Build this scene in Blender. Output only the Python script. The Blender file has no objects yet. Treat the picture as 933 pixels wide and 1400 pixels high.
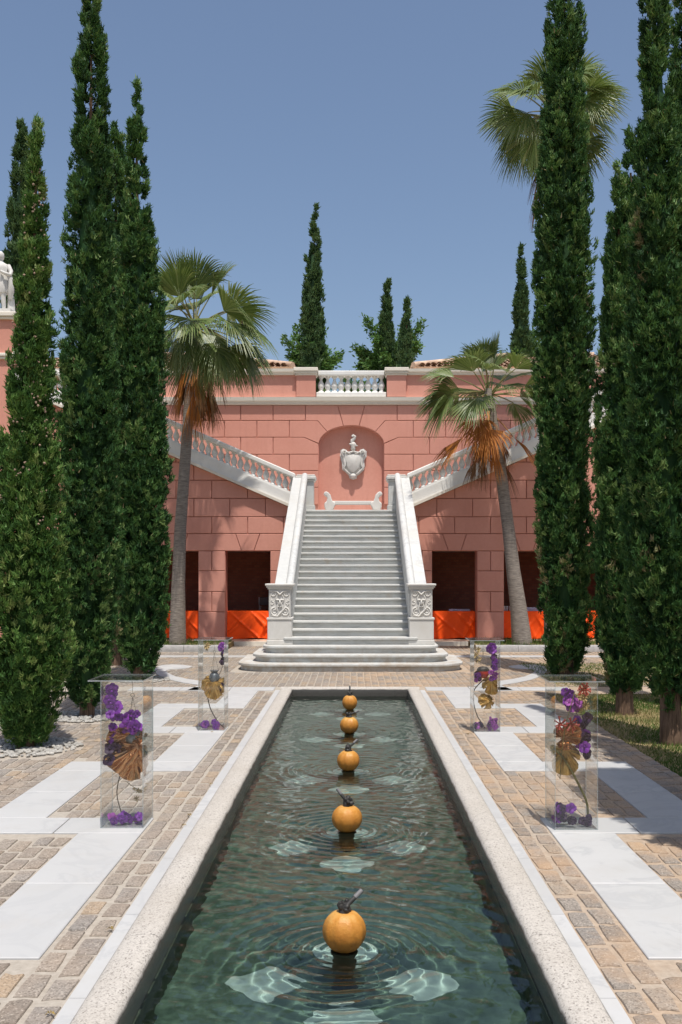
import bpy, bmesh, math, random
import numpy as np
from mathutils import Vector, Matrix, noise as mnoise

# ------------------------------------------------------------------ camera, sky, sun, exposure
SC = bpy.context.scene
COL = SC.collection
cam_d = bpy.data.cameras.new('camera'); cam = bpy.data.objects.new('camera', cam_d); COL.objects.link(cam)
cam.location = (0.043, 0, 1.82); cam.rotation_euler = (math.radians(90), 0, 0)
cam_d.sensor_fit = 'VERTICAL'; cam_d.sensor_height = 36; cam_d.sensor_width = 24; cam_d.lens = 35
cam_d.shift_x = -0.0115; cam_d.shift_y = 0.0614; cam_d.clip_start = 0.05; cam_d.clip_end = 2000
SC.camera = cam

LIGHT = Vector((-0.085, 0.325, -1.0)).normalized()
sun_el = math.asin(-LIGHT.z); sun_rot = math.atan2(-LIGHT.x, -LIGHT.y)
world = bpy.data.worlds.new('World'); SC.world = world; world.use_nodes = True
wn = world.node_tree; wn.nodes.clear()
sky = wn.nodes.new('ShaderNodeTexSky'); sky.sky_type = 'NISHITA'; sky.sun_disc = False
sky.sun_elevation = sun_el; sky.sun_rotation = sun_rot
sky.air_density = 1.0; sky.dust_density = 2.5; sky.ozone_density = 1.3; sky.altitude = 50
bg = wn.nodes.new('ShaderNodeBackground'); bg.inputs['Strength'].default_value = 0.13
wo = wn.nodes.new('ShaderNodeOutputWorld')
wn.links.new(sky.outputs[0], bg.inputs[0]); wn.links.new(bg.outputs[0], wo.inputs[0])
sun_d = bpy.data.lights.new('sun', 'SUN'); sun_d.energy = 4.7; sun_d.angle = math.radians(0.53)
sun_d.color = (1.0, 0.95, 0.88)
sun = bpy.data.objects.new('sun', sun_d); COL.objects.link(sun)
sun.rotation_euler = LIGHT.to_track_quat('-Z', 'Y').to_euler(); sun.location = (5, -10, 30)
SC.view_settings.view_transform = 'Standard'; SC.view_settings.look = 'None'
SC.view_settings.exposure = 0.06; SC.view_settings.gamma = 1.0
SC.render.engine = 'CYCLES'
SC.cycles.use_denoising = True
SC.cycles.max_bounces = 10; SC.cycles.transparent_max_bounces = 24
SC.cycles.diffuse_bounces = 4; SC.cycles.glossy_bounces = 4; SC.cycles.transmission_bounces = 8
SC.cycles.sample_clamp_indirect = 6.0

R = math.radians
rnd = random.Random(7)
F, CX, CZ, HX, HY = 1361.0, 0.043, 1.82, 482.6, 786.0
def gnd(px, py, z=0.0):                    # a measured point on the ground, metres
    d = F * (CZ - z) / (py - HY)
    return (CX + (px - HX) * d / F, d)
def at(px, py, d):                         # a measured point at distance d: x and height
    return (CX + (px - HX) * d / F, CZ - (py - HY) * d / F)

# ------------------------------------------------------------------ materials
MATS = {}
class NT:
    def __init__(s, name):
        s.m = bpy.data.materials.new(name); s.m.use_nodes = True
        s.t = s.m.node_tree; s.t.nodes.clear()
        s.out = s.t.nodes.new('ShaderNodeOutputMaterial')
        MATS[name] = s.m
    def n(s, kind, **kw):
        nd = s.t.nodes.new('ShaderNode' + kind)
        for k, v in kw.items():
            if k in nd.inputs: nd.inputs[k].default_value = v
            else: setattr(nd, k, v)
        return nd
    def l(s, a, b): s.t.links.new(a, b)
    def coord(s, which='Object'):
        return s.n('TexCoord').outputs[which]
    def pos(s): return s.n('NewGeometry').outputs['Position']
    def noise(s, vec, scale, detail=4, rough=.55, dist=0):
        nd = s.n('TexNoise'); nd.inputs['Scale'].default_value = scale
        nd.inputs['Detail'].default_value = detail; nd.inputs['Roughness'].default_value = rough
        nd.inputs['Distortion'].default_value = dist
        s.l(vec, nd.inputs['Vector']); return nd.outputs[0]
    def ramp(s, fac, stops, interp='LINEAR'):
        nd = s.n('ValToRGB'); cr = nd.color_ramp; cr.interpolation = interp
        while len(cr.elements) < len(stops): cr.elements.new(0.5)
        for e, (p, c) in zip(cr.elements, stops):
            e.position = p; e.color = (*c, 1) if len(c) == 3 else c
        s.l(fac, nd.inputs[0]); return nd.outputs[0]
    def mix(s, fac, a, b, mode='MIX'):
        nd = s.n('MixRGB'); nd.blend_type = mode
        for sock, v in ((nd.inputs[0], fac), (nd.inputs[1], a), (nd.inputs[2], b)):
            if isinstance(v, (int, float)): sock.default_value = v
            elif isinstance(v, tuple): sock.default_value = (*v, 1) if len(v) == 3 else v
            else: s.l(v, sock)
        return nd.outputs[0]
    def math(s, op, a, b=0.0):
        nd = s.n('Math', operation=op)
        for sock, v in ((nd.inputs[0], a), (nd.inputs[1], b)):
            if isinstance(v, (int, float)): sock.default_value = v
            else: s.l(v, sock)
        return nd.outputs[0]
    def bump(s, h, strength=.3, dist=.01):
        nd = s.n('Bump'); nd.inputs['Strength'].default_value = strength; nd.inputs['Distance'].default_value = dist
        s.l(h, nd.inputs['Height']); return nd.outputs[0]
    def bsdf(s, color, rough=.7, normal=None, metallic=0.0, spec=None, **kw):
        nd = s.n('BsdfPrincipled')
        if isinstance(color, tuple): nd.inputs['Base Color'].default_value = (*color, 1)
        else: s.l(color, nd.inputs['Base Color'])
        if isinstance(rough, (int, float)): nd.inputs['Roughness'].default_value = rough
        else: s.l(rough, nd.inputs['Roughness'])
        nd.inputs['Metallic'].default_value = metallic
        if spec is not None: nd.inputs['Specular IOR Level'].default_value = spec
        if normal is not None: s.l(normal, nd.inputs['Normal'])
        for k, v in kw.items(): nd.inputs[k].default_value = v
        return nd.outputs[0]
    def done(s, sh): s.l(sh, s.out.inputs['Surface']); return s.m
    def orand(s): return s.n('ObjectInfo').outputs['Random']
    def tint(s):
        a = s.n('Attribute'); a.attribute_name = 'tint'; return a.outputs['Fac']

def mk_stucco():
    s = NT('pink_stucco'); p = s.pos()
    big = s.noise(p, .7, 5, .6); sm = s.noise(p, 14, 5, .65)
    c = s.ramp(big, [(.3, (.60, .275, .21)), (.5, (.66, .315, .245)), (.72, (.71, .355, .28))])
    c = s.mix(.25, c, s.ramp(sm, [(.3, (.56, .25, .19)), (.7, (.72, .37, .295))]))
    c = s.mix(s.math('MULTIPLY', s.orand(), .4), c, (.55, .245, .185))
    mp = s.n('Mapping'); mp.inputs['Scale'].default_value = (6, 6, .6); s.l(p, mp.inputs['Vector'])
    st = s.noise(mp.outputs[0], 1.0, 5, .6)
    c = s.mix(s.ramp(st, [(.55, (0, 0, 0)), (.8, (.35, .35, .35))]), c, (.47, .20, .155))
    s.done(s.bsdf(c, .92, s.bump(s.noise(p, 60, 4, .7), .25, .006), spec=.2))
mk_stucco()
def mk_marble(name, base, vein, grime, rough=.45, gscale=2.0):
    s = NT(name); p = s.pos()
    o = s.orand()
    v = s.noise(p, 2.2, 8, .62, 1.4)
    c = s.ramp(v, [(.36, base), (.5, tuple(x * .985 for x in base)), (.56, vein), (.62, base)])
    c = s.mix(s.math('MULTIPLY', o, .8), c, tuple(x * .86 for x in base))
    cl = s.noise(p, .9, 6, .7, .6); c = s.mix(s.ramp(cl, [(.42, (0, 0, 0)), (.7, (.5, .5, .5))]), c, tuple(x * .84 for x in base))
    sp = s.noise(p, 16, 6, .75); c = s.mix(s.ramp(sp, [(.62, (0, 0, 0)), (.74, (.55, .55, .55))]), c, grime)
    g = s.noise(p, gscale, 6, .7)
    c = s.mix(s.ramp(g, [(.5, (0, 0, 0)), (.78, (.45, .45, .45))]), c, grime)
    s.done(s.bsdf(c, rough, s.bump(s.noise(p, 35, 4, .6), .12, .004), spec=.35))
mk_marble('white_marble', (.49, .49, .485), (.40, .405, .41), (.41, .39, .36), .5, 3.0)
mk_marble('stair_marble', (.56, .565, .55), (.44, .45, .45), (.45, .40, .32), .55, 1.7)
mk_marble('carved_stone', (.66, .645, .61), (.59, .575, .54), (.47, .43, .37), .75, 2.5)
mk_marble('balustrade_stone', (.80, .79, .76), (.74, .73, .70), (.62, .58, .51), .7, 2.5)
mk_marble('cream_moulding', (.80, .745, .65), (.74, .69, .60), (.60, .54, .46), .8, 2.0)
def mk_stair_step():
    s = NT('step_marble'); p = s.pos()
    mp = s.n('Mapping'); mp.inputs['Scale'].default_value = (1.2, 3, 9); s.l(p, mp.inputs['Vector'])
    v = s.noise(mp.outputs[0], 1.6, 7, .65, .8)
    c = s.ramp(v, [(.3, (.38, .39, .38)), (.45, (.49, .50, .485)), (.62, (.55, .555, .54)), (.8, (.45, .45, .43))])
    g = s.noise(p, 3.1, 6, .7)
    c = s.mix(s.ramp(g, [(.58, (0, 0, 0)), (.74, (.55, .55, .55))]), c, (.47, .37, .26))
    geo = s.n('NewGeometry'); sx = s.n('SeparateXYZ'); s.l(geo.outputs['Normal'], sx.inputs[0])
    low = s.n('SeparateXYZ'); s.l(p, low.inputs[0])
    dirt = s.math('MULTIPLY', s.ramp(s.noise(p, 5, 6, .7), [(.42, (0, 0, 0)), (.62, (1, 1, 1))]), s.ramp(low.outputs['Z'], [(.0, (.8, .8, .8)), (.5, (.15, .15, .15))]))
    c = s.mix(dirt, c, (.36, .28, .2))
    s.done(s.bsdf(c, .6, s.bump(s.noise(p, 40, 4, .6), .15, .004), spec=.3))
mk_stair_step()
def mk_granite():
    s = NT('granite'); p = s.pos()
    v = s.n('TexVoronoi'); v.inputs['Scale'].default_value = 130; s.l(p, v.inputs['Vector'])
    c = s.ramp(v.outputs['Color'], [(.0, (.12, .105, .095)), (.12, (.22, .20, .18)), (.3, (.43, .40, .36)), (.75, (.52, .485, .44)), (1, (.36, .33, .29))])
    sp = s.noise(p, 170, 3, .7)
    c = s.mix(s.ramp(sp, [(.33, (.75, .75, .75)), (.42, (0, 0, 0))]), c, (.14, .12, .1))
    big = s.noise(p, 1.5, 5, .6)
    c = s.mix(s.ramp(big, [(.4, (0, 0, 0)), (.75, (.5, .5, .5))]), c, (.37, .33, .28))
    z = s.n('SeparateXYZ'); s.l(p, z.inputs[0])
    wet = s.math('ADD', z.outputs['Z'], s.math('MULTIPLY', s.noise(p, 6, 4, .6), .03))
    wf = s.ramp(s.math('ADD', s.math('MULTIPLY', wet, 6.0), .5), [(.68, (1, 1, 1)), (.77, (0, 0, 0))])
    c = s.mix(s.math('MULTIPLY', wf, .9), c, (.03, .028, .025))
    rg = s.ramp(wf, [(0, (.75, .75, .75)), (1, (.25, .25, .25))])
    s.done(s.bsdf(c, rg, s.bump(sp, .25, .004), spec=.35))
mk_granite()
def mk_cobble():
    s = NT('cobble_stone'); p = s.pos()
    v = s.n('TexVoronoi'); v.inputs['Scale'].default_value = 120; s.l(p, v.inputs['Vector'])
    a = s.n('Attribute'); a.attribute_name = 'tint'
    r = s.math('FRACT', s.math('ADD', s.orand(), a.outputs['Fac']))
    base = s.ramp(r, [(0, (.21, .18, .152)), (.3, (.27, .235, .20)), (.55, (.235, .215, .195)), (.72, (.30, .245, .19)), (.85, (.28, .25, .22)), (1, (.34, .26, .18))])
    c = s.mix(s.ramp(v.outputs['Color'], [(.15, (.65, .65, .65)), (.45, (0, 0, 0))]), base, (.1, .085, .07))
    c = s.mix(s.ramp(v.outputs['Color'], [(.72, (0, 0, 0)), (.95, (.6, .6, .6))]), c, (.52, .46, .39))
    x = s.n('SeparateXYZ'); s.l(p, x.inputs[0])
    stain = s.math('MULTIPLY', s.ramp(s.noise(p, 1.4, 6, .65), [(.4, (0, 0, 0)), (.62, (.55, .55, .55))]), s.ramp(s.math('ADD', s.math('MULTIPLY', x.outputs['X'], .2), .5), [(.35, (.25, .25, .25)), (.6, (1, 1, 1))]))
    c = s.mix(stain, c, (.50, .32, .18))
    s.done(s.bsdf(c, .8, s.bump(s.noise(p, 90, 4, .7), .5, .006), spec=.3))
mk_cobble()
def mk_mortar():
    s = NT('mortar'); p = s.pos(); x = s.n('SeparateXYZ'); s.l(p, x.inputs[0])
    n1 = s.noise(p, 1.1, 6, .6); n2 = s.noise(p, 25, 5, .65)
    grey = s.ramp(n2, [(.3, (.30, .27, .23)), (.7, (.41, .375, .325))])
    och = s.ramp(n2, [(.3, (.32, .23, .155)), (.7, (.44, .33, .235))])
    side = s.ramp(s.math('ADD', s.math('MULTIPLY', x.outputs['X'], .2), .5), [(.3, (.12, .12, .12)), (.62, (.85, .85, .85))])
    f = s.math('MULTIPLY', side, s.ramp(n1, [(.28, (.25, .25, .25)), (.55, (1, 1, 1))]))
    c = s.mix(f, grey, och)
    s.done(s.bsdf(c, .95, s.bump(n2, .4, .006), spec=.15))
mk_mortar()
def mk_soil():
    s = NT('soil'); p = s.pos()
    c = s.ramp(s.noise(p, 1.3, 8, .65), [(.35, (.10, .12, .04)), (.5, (.25, .19, .10)), (.68, (.32, .25, .14))])
    s.done(s.bsdf(c, 1.0, s.bump(s.noise(p, 20, 6, .7), .6, .02), spec=.1))
mk_soil()
def mk_leaf(name, stops, trans=.25, rough=.55, tcol=None, spec=.3):
    s = NT(name)
    c = s.ramp(s.tint(), stops)
    b = s.bsdf(c, rough, spec=spec)
    tr = s.n('BsdfTranslucent'); s.l(s.mix(.5, c, tcol or (.12, .16, .02)), tr.inputs[0])
    m = s.n('MixShader'); m.inputs[0].default_value = trans
    s.l(b, m.inputs[1]); s.l(tr.outputs[0], m.inputs[2]); s.done(m.outputs[0])
mk_leaf('cypress_leaf', [(0, (.02, .06, .019)), (.4, (.044, .128, .036)), (.75, (.11, .23, .06)), (.93, (.23, .33, .11)), (1, (.36, .27, .16))], .26, .6)
mk_leaf('cypress_leaf_light', [(0, (.03, .085, .018)), (.4, (.068, .165, .034)), (.75, (.15, .27, .06)), (1, (.30, .36, .12))], .26, .6)
mk_leaf('cypress_leaf_far', [(0, (.035, .085, .035)), (.5, (.065, .135, .05)), (1, (.12, .19, .075))], .28, .6)
mk_leaf('tree_leaf', [(0, (.05, .13, .03)), (.5, (.09, .2, .05)), (1, (.16, .28, .08))], .35, .5)
mk_leaf('palm_leaf', [(0, (.065, .115, .03)), (.4, (.13, .19, .055)), (.75, (.26, .30, .12)), (1, (.44, .44, .24))], .32, .36, spec=.5)
mk_leaf('dead_palm_leaf', [(0, (.2, .07, .02)), (.4, (.42, .15, .03)), (.75, (.56, .23, .05)), (1, (.5, .33, .14))], .3, .7, (.5, .2, .05))
mk_leaf('skirt_leaf', [(0, (.10, .055, .03)), (.5, (.24, .13, .06)), (1, (.40, .28, .16))], .2, .8, (.4, .2, .08))
mk_leaf('grass_blade', [(0, (.06, .12, .02)), (.42, (.10, .16, .03)), (.6, (.26, .22, .09)), (1, (.46, .35, .17))], .3, .7)
mk_leaf('shrub_leaf', [(0, (.09, .13, .03)), (.6, (.2, .24, .06)), (1, (.32, .32, .1))], .3, .6)
def mk_bark(name, a, b, sc, stretch):
    s = NT(name); p = s.coord()
    mp = s.n('Mapping'); mp.inputs['Scale'].default_value = stretch; s.l(p, mp.inputs['Vector'])
    n = s.noise(mp.outputs[0], sc, 6, .65, .3)
    c = s.ramp(n, [(.3, a), (.7, b)])
    s.done(s.bsdf(c, .9, s.bump(n, .8, .02), spec=.15))
mk_bark('cypress_bark', (.06, .038, .026), (.24, .155, .105), 9, (5, 5, .7))
mk_bark('palm_bark', (.13, .11, .095), (.33, .29, .25), 6, (1.2, 1.2, 7))
def simple(name, col, rough=.6, metallic=0.0, var=.15, nscale=12, bumps=.1, spec=.4, **kw):
    s = NT(name); p = s.coord()
    n = s.noise(p, nscale, 5, .6)
    c = s.ramp(n, [(.3, tuple(x * (1 - var) for x in col)), (.7, tuple(min(1, x * (1 + var)) for x in col))])
    s.done(s.bsdf(c, rough, s.bump(n, bumps, .01), metallic, spec, **kw))
simple('orange_cloth', (.95, .095, .004), .6, nscale=4, var=.06, spec=.3)
simple('dark_metal', (.035, .033, .03), .55, nscale=40, var=.4)
simple('grey_pipe', (.17, .165, .165), .5, nscale=30)
simple('chair_frame', (.6, .6, .61), .5, metallic=.1)
simple('chair_plastic', (.05, .05, .055), .5)
simple('linen', (.42, .45, .62), .8)
simple('glassware', (.55, .58, .6), .15, spec=.6)
simple('pewter', (.17, .185, .19), .35, metallic=.5, var=.4, nscale=30)
simple('red_lacquer', (.35, .02, .012), .3, var=.3)
simple('orchid_purple', (.15, .018, .25), .55, var=.45, nscale=60)
simple('orchid_dark', (.028, .008, .04), .55, var=.4, nscale=60)
simple('orchid_pink', (.26, .05, .27), .55, var=.35, nscale=60)
simple('lily_red', (.30, .035, .02), .5, var=.3, nscale=60)
simple('dried_flower', (.42, .30, .13), .8, var=.35, nscale=60)
simple('stem', (.06, .045, .025), .7, var=.3)
simple('stem_green', (.11, .10, .03), .6, var=.3)
simple('copper_leaf', (.50, .26, .12), .26, metallic=.85, var=.25, nscale=9, bumps=.25)
simple('gold_leaf', (.46, .28, .085), .38, metallic=.6, var=.35, nscale=14, bumps=.35)
simple('wire', (.16, .14, .11), .5, metallic=.5)
simple('pebble', (.36, .345, .315), .8, var=.3, nscale=9)
simple('cone', (.30, .21, .15), .8, var=.35, nscale=30)
simple('flower_violet', (.25, .16, .50), .6, var=.25)
simple('bench_stone', (.34, .33, .32), .85, var=.2)
simple('pool_wall', (.085, .078, .06), .6, var=.5, nscale=5)
simple('terracotta', (.52, .37, .27), .9, var=.3, nscale=3)
simple('fallen_leaf', (.22, .15, .04), .8, var=.4)
def mk_pumpkin():
    s = NT('pumpkin_skin'); p = s.coord()
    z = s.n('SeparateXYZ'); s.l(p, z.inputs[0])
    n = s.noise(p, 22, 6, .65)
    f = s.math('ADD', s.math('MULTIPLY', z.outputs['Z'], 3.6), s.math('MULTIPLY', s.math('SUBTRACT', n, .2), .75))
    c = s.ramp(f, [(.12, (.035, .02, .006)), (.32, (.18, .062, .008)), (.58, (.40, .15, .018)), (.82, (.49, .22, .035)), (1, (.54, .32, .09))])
    c = s.mix(s.ramp(s.noise(p, 60, 5, .7), [(.55, (0, 0, 0)), (.75, (.5, .5, .5))]), c, (.36, .15, .02))
    c = s.mix(s.math('MULTIPLY', s.orand(), .45), c, (.5, .2, .03))
    s.done(s.bsdf(c, s.ramp(s.noise(p, 14, 5, .6), [(.35, (.32, .32, .32)), (.65, (.7, .7, .7))]), s.bump(s.noise(p, 45, 6, .7), .5, .008), spec=.4))
mk_pumpkin()
def mk_pool_floor():
    s = NT('pool_floor'); p = s.pos()
    n = s.noise(p, 3.0, 7, .65)
    c = s.ramp(n, [(.3, (.062, .082, .068)), (.5, (.10, .125, .102)), (.72, (.15, .17, .135))])
    t = s.n('TexBrick'); t.inputs['Scale'].default_value = 10; t.inputs['Mortar Size'].default_value = .012
    t.inputs['Color1'].default_value = (1, 1, 1, 1); t.inputs['Color2'].default_value = (.75, .75, .75, 1); t.inputs['Mortar'].default_value = (.6, .6, .6, 1)
    s.l(p, t.inputs['Vector'])
    c = s.mix(.6, c, t.outputs[0], 'MULTIPLY')
    s.done(s.bsdf(c, .7))
mk_pool_floor()
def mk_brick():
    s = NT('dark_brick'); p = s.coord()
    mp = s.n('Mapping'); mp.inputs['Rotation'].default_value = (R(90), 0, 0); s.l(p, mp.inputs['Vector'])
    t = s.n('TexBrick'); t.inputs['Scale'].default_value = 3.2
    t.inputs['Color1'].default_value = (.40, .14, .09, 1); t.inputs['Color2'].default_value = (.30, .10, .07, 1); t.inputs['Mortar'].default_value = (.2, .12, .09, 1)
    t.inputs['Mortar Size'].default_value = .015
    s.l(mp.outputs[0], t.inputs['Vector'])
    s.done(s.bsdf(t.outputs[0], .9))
mk_brick()
def mk_water():
    s = NT('pool_water')
    fr = s.n('Fresnel'); fr.inputs['IOR'].default_value = 1.33
    gl = s.n('BsdfGlossy'); gl.inputs['Roughness'].default_value = .015
    rf = s.n('BsdfRefraction'); rf.inputs['IOR'].default_value = 1.33; rf.inputs['Roughness'].default_value = 0.0
    rf.inputs['Color'].default_value = (.70, .85, .80, 1)
    m = s.n('MixShader'); s.l(fr.outputs[0], m.inputs[0]); s.l(rf.outputs[0], m.inputs[1]); s.l(gl.outputs[0], m.inputs[2])
    s.done(m.outputs[0])
mk_water()
def mk_acrylic(name, tint, edge):
    s = NT(name)
    fr = s.n('Fresnel'); ge = s.n('NewGeometry'); s.l(s.math('ADD', s.math('MULTIPLY', ge.outputs['Backfacing'], 1 / 1.49 - 1.49), 1.49), fr.inputs['IOR'])
    tr = s.n('BsdfTransparent'); tr.inputs[0].default_value = (*tint, 1)
    gl = s.n('BsdfGlossy'); gl.inputs['Roughness'].default_value = .02
    df = s.n('BsdfTranslucent'); df.inputs[0].default_value = (.8, .84, .83, 1)
    d2 = s.n('BsdfDiffuse'); d2.inputs[0].default_value = (.75, .8, .79, 1)
    md = s.n('MixShader'); md.inputs[0].default_value = .5; s.l(df.outputs[0], md.inputs[1]); s.l(d2.outputs[0], md.inputs[2])
    me = s.n('MixShader'); me.inputs[0].default_value = edge; s.l(tr.outputs[0], me.inputs[1]); s.l(md.outputs[0], me.inputs[2])
    m = s.n('MixShader'); s.l(fr.outputs[0], m.inputs[0]); s.l(me.outputs[0], m.inputs[1]); s.l(gl.outputs[0], m.inputs[2])
    s.done(m.outputs[0])
mk_acrylic('acrylic', (.993, .998, .997), .0)
mk_acrylic('acrylic_edge', (.8, .87, .86), .5)

# ------------------------------------------------------------------ mesh helpers
class MB:
    def __init__(s): s.v = []; s.f = []; s.mi = []; s.cur = 0
    def add(s, vs, fs):
        o = len(s.v); s.v += [tuple(p) for p in vs]
        for f in fs: s.f.append(tuple(i + o for i in f)); s.mi.append(s.cur)
        return s
    def box(s, x0, x1, y0, y1, z0, z1):
        x0, x1 = min(x0, x1), max(x0, x1)
        v = [(x0,y0,z0),(x1,y0,z0),(x1,y1,z0),(x0,y1,z0),(x0,y0,z1),(x1,y0,z1),(x1,y1,z1),(x0,y1,z1)]
        return s.add(v, [(0,3,2,1),(4,5,6,7),(0,1,5,4),(1,2,6,5),(2,3,7,6),(3,0,4,7)])
    def prism(s, poly, a0, a1, axis='y', chamfer=0.0):
        # poly in the plane across the axis: y -> (x,z), z -> (x,y), x -> (y,z)
        n = len(poly)
        def P(p, a):
            return {'y': (p[0], a, p[1]), 'z': (p[0], p[1], a), 'x': (a, p[0], p[1])}[axis]
        v = [P(p, a0) for p in poly] + [P(p, a1) for p in poly]
        f = [tuple(range(n - 1, -1, -1)), tuple(range(n, 2 * n))]
        f += [(i, (i + 1) % n, n + (i + 1) % n, n + i) for i in range(n)]
        return s.add(v, f)
    def tube(s, pts, radii, seg=8, cap=True):
        pts = [Vector(p) for p in pts]
        if isinstance(radii, (int, float)): radii = [radii] * len(pts)
        vs = []; prev = None
        for i, p in enumerate(pts):
            t = (pts[min(i + 1, len(pts) - 1)] - pts[max(i - 1, 0)]).normalized()
            if prev is None:
                a = Vector((1, 0, 0)) if abs(t.x) < .8 else Vector((0, 1, 0))
                u = (a - t * a.dot(t)).normalized()
            else:
                u = (prev - t * prev.dot(t)).normalized()
            prev = u; w = t.cross(u)
            for k in range(seg):
                an = 2 * math.pi * k / seg
                vs.append(p + (u * math.cos(an) + w * math.sin(an)) * radii[i])
        fs = []
        for i in range(len(pts) - 1):
            for k in range(seg):
                a = i * seg + k; b = i * seg + (k + 1) % seg
                fs.append((a, b, b + seg, a + seg))
        if cap:
            fs.append(tuple(range(seg - 1, -1, -1))); o = (len(pts) - 1) * seg
            fs.append(tuple(range(o, o + seg)))
        return s.add(vs, fs)
    def lathe(s, prof, c=(0, 0, 0), seg=14, flute=0, famp=0.0):
        vs = []
        for r, z in prof:
            for k in range(seg):
                an = 2 * math.pi * k / seg
                rr = r * (1 + famp * math.cos(flute * an)) if flute else r
                vs.append((c[0] + rr * math.cos(an), c[1] + rr * math.sin(an), c[2] + z))
        fs = []
        for i in range(len(prof) - 1):
            for k in range(seg):
                a = i * seg + k; b = i * seg + (k + 1) % seg
                fs.append((a, b, b + seg, a + seg))
        fs.append(tuple(range(seg - 1, -1, -1))); o = (len(prof) - 1) * seg
        fs.append(tuple(range(o, o + seg)))
        return s.add(vs, fs)
    def blob(s, c, r, n=8, m=6, jitter=0.0, rg=rnd):
        vs = []; fs = []
        rx, ry, rz = r if isinstance(r, tuple) else (r, r, r)
        for i in range(m + 1):
            th = math.pi * i / m
            for k in range(n):
                an = 2 * math.pi * k / n
                q = 1 + rg.uniform(-jitter, jitter)
                vs.append((c[0] + rx * q * math.sin(th) * math.cos(an), c[1] + ry * q * math.sin(th) * math.sin(an), c[2] + rz * q * math.cos(th)))
        for i in range(m):
            for k in range(n):
                a = i * n + k; b = i * n + (k + 1) % n
                fs.append((a, a + n, b + n, b))
        return s.add(vs, fs)
    def mesh(s, name, mats, smooth=False, fix=True):
        me = bpy.data.meshes.new(name); me.from_pydata(s.v, [], s.f)
        for m in (mats if isinstance(mats, (list, tuple)) else [mats]): me.materials.append(MATS[m])
        if len(set(s.mi)) > 1: me.polygons.foreach_set('material_index', s.mi)
        if fix:
            bm = bmesh.new(); bm.from_mesh(me); bmesh.ops.recalc_face_normals(bm, faces=bm.faces); bm.to_mesh(me); bm.free()
        if smooth:
            me.polygons.foreach_set('use_smooth', [True] * len(me.polygons))
            try: me.set_sharp_from_angle(angle=R(smooth if smooth is not True else 40))
            except Exception: pass
        me.update(); return me

def setp(o, label=None, cat=None, group=None, kind=None):
    if label: o['label'] = label
    if cat: o['category'] = cat
    if group: o['group'] = group
    if kind: o['kind'] = kind
    return o
def thing(name, label=None, cat=None, base=(0, 0, 0), group=None, kind=None):
    o = bpy.data.objects.new(name, None); COL.objects.link(o); o.location = base
    o.empty_display_size = .2
    return setp(o, label, cat, group, kind)
def link(o, parent=None):
    COL.objects.link(o)
    if parent is not None:
        o.parent = parent; o.matrix_parent_inverse = Matrix.Translation(-parent_world(parent))
    return o
def parent_world(p):
    v = Vector(p.location)
    return v if p.parent is None or True else v
def part(name, mb, mats, parent=None, smooth=False, label=None, kind=None, fix=True, group=None, cat=None):
    me = mb if isinstance(mb, bpy.types.Mesh) else mb.mesh(name, mats, smooth, fix)
    o = bpy.data.objects.new(name, me); link(o, parent)
    return setp(o, label, cat, group, kind)
def inst(name, me, parent, loc, rotz=0.0, scale=None, rot=None):
    o = bpy.data.objects.new(name, me); link(o, parent); o.location = loc
    o.rotation_euler = rot if rot else (0, 0, rotz)
    if scale: o.scale = scale
    return o
def bevel(o, w=.008, seg=2):
    m = o.modifiers.new('bevel', 'BEVEL'); m.width = w; m.segments = seg; m.limit_method = 'ANGLE'; m.angle_limit = R(50)
    return o
def clip(poly, a, b, c):                       # keep a*x + b*y <= c
    out = []
    for i in range(len(poly)):
        p, q = poly[i], poly[(i + 1) % len(poly)]
        dp = a * p[0] + b * p[1] - c; dq = a * q[0] + b * q[1] - c
        if dp <= 0: out.append(p)
        if (dp < 0 < dq) or (dq < 0 < dp):
            t = dp / (dp - dq); out.append((p[0] + t * (q[0] - p[0]), p[1] + t * (q[1] - p[1])))
    return out
def shrink(poly, g):
    xs = [p[0] for p in poly]; ys = [p[1] for p in poly]
    cx, cy = (min(xs) + max(xs)) / 2, (min(ys) + max(ys)) / 2
    ex, ey = max(xs) - min(xs), max(ys) - min(ys)
    fx, fy = max(.1, 1 - 2 * g / ex), max(.1, 1 - 2 * g / ey)
    return [(cx + (x - cx) * fx, cy + (y - cy) * fy) for x, y in poly]
def area(poly):
    return abs(sum(poly[i][0] * poly[(i + 1) % len(poly)][1] - poly[(i + 1) % len(poly)][0] * poly[i][1] for i in range(len(poly)))) / 2
def mesh_np(name, V, Fq, mats, tint=None, smooth=False):
    # V (n,3), Fq (m,k) all faces of k corners
    me = bpy.data.meshes.new(name); n, k = Fq.shape
    me.vertices.add(len(V)); me.vertices.foreach_set('co', np.asarray(V, np.float32).ravel())
    me.loops.add(n * k); me.loops.foreach_set('vertex_index', np.asarray(Fq, np.int32).ravel())
    me.polygons.add(n); me.polygons.foreach_set('loop_start', np.arange(0, n * k, k, dtype=np.int32))
    me.polygons.foreach_set('loop_total', np.full(n, k, np.int32))
    if smooth: me.polygons.foreach_set('use_smooth', np.ones(n, bool))
    for m in (mats if isinstance(mats, (list, tuple)) else [mats]): me.materials.append(MATS[m])
    if tint is not None:
        a = me.attributes.new('tint', 'FLOAT', 'FACE'); a.data.foreach_set('value', np.asarray(tint, np.float32))
    me.update(calc_edges=True); me.validate(); return me

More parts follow.
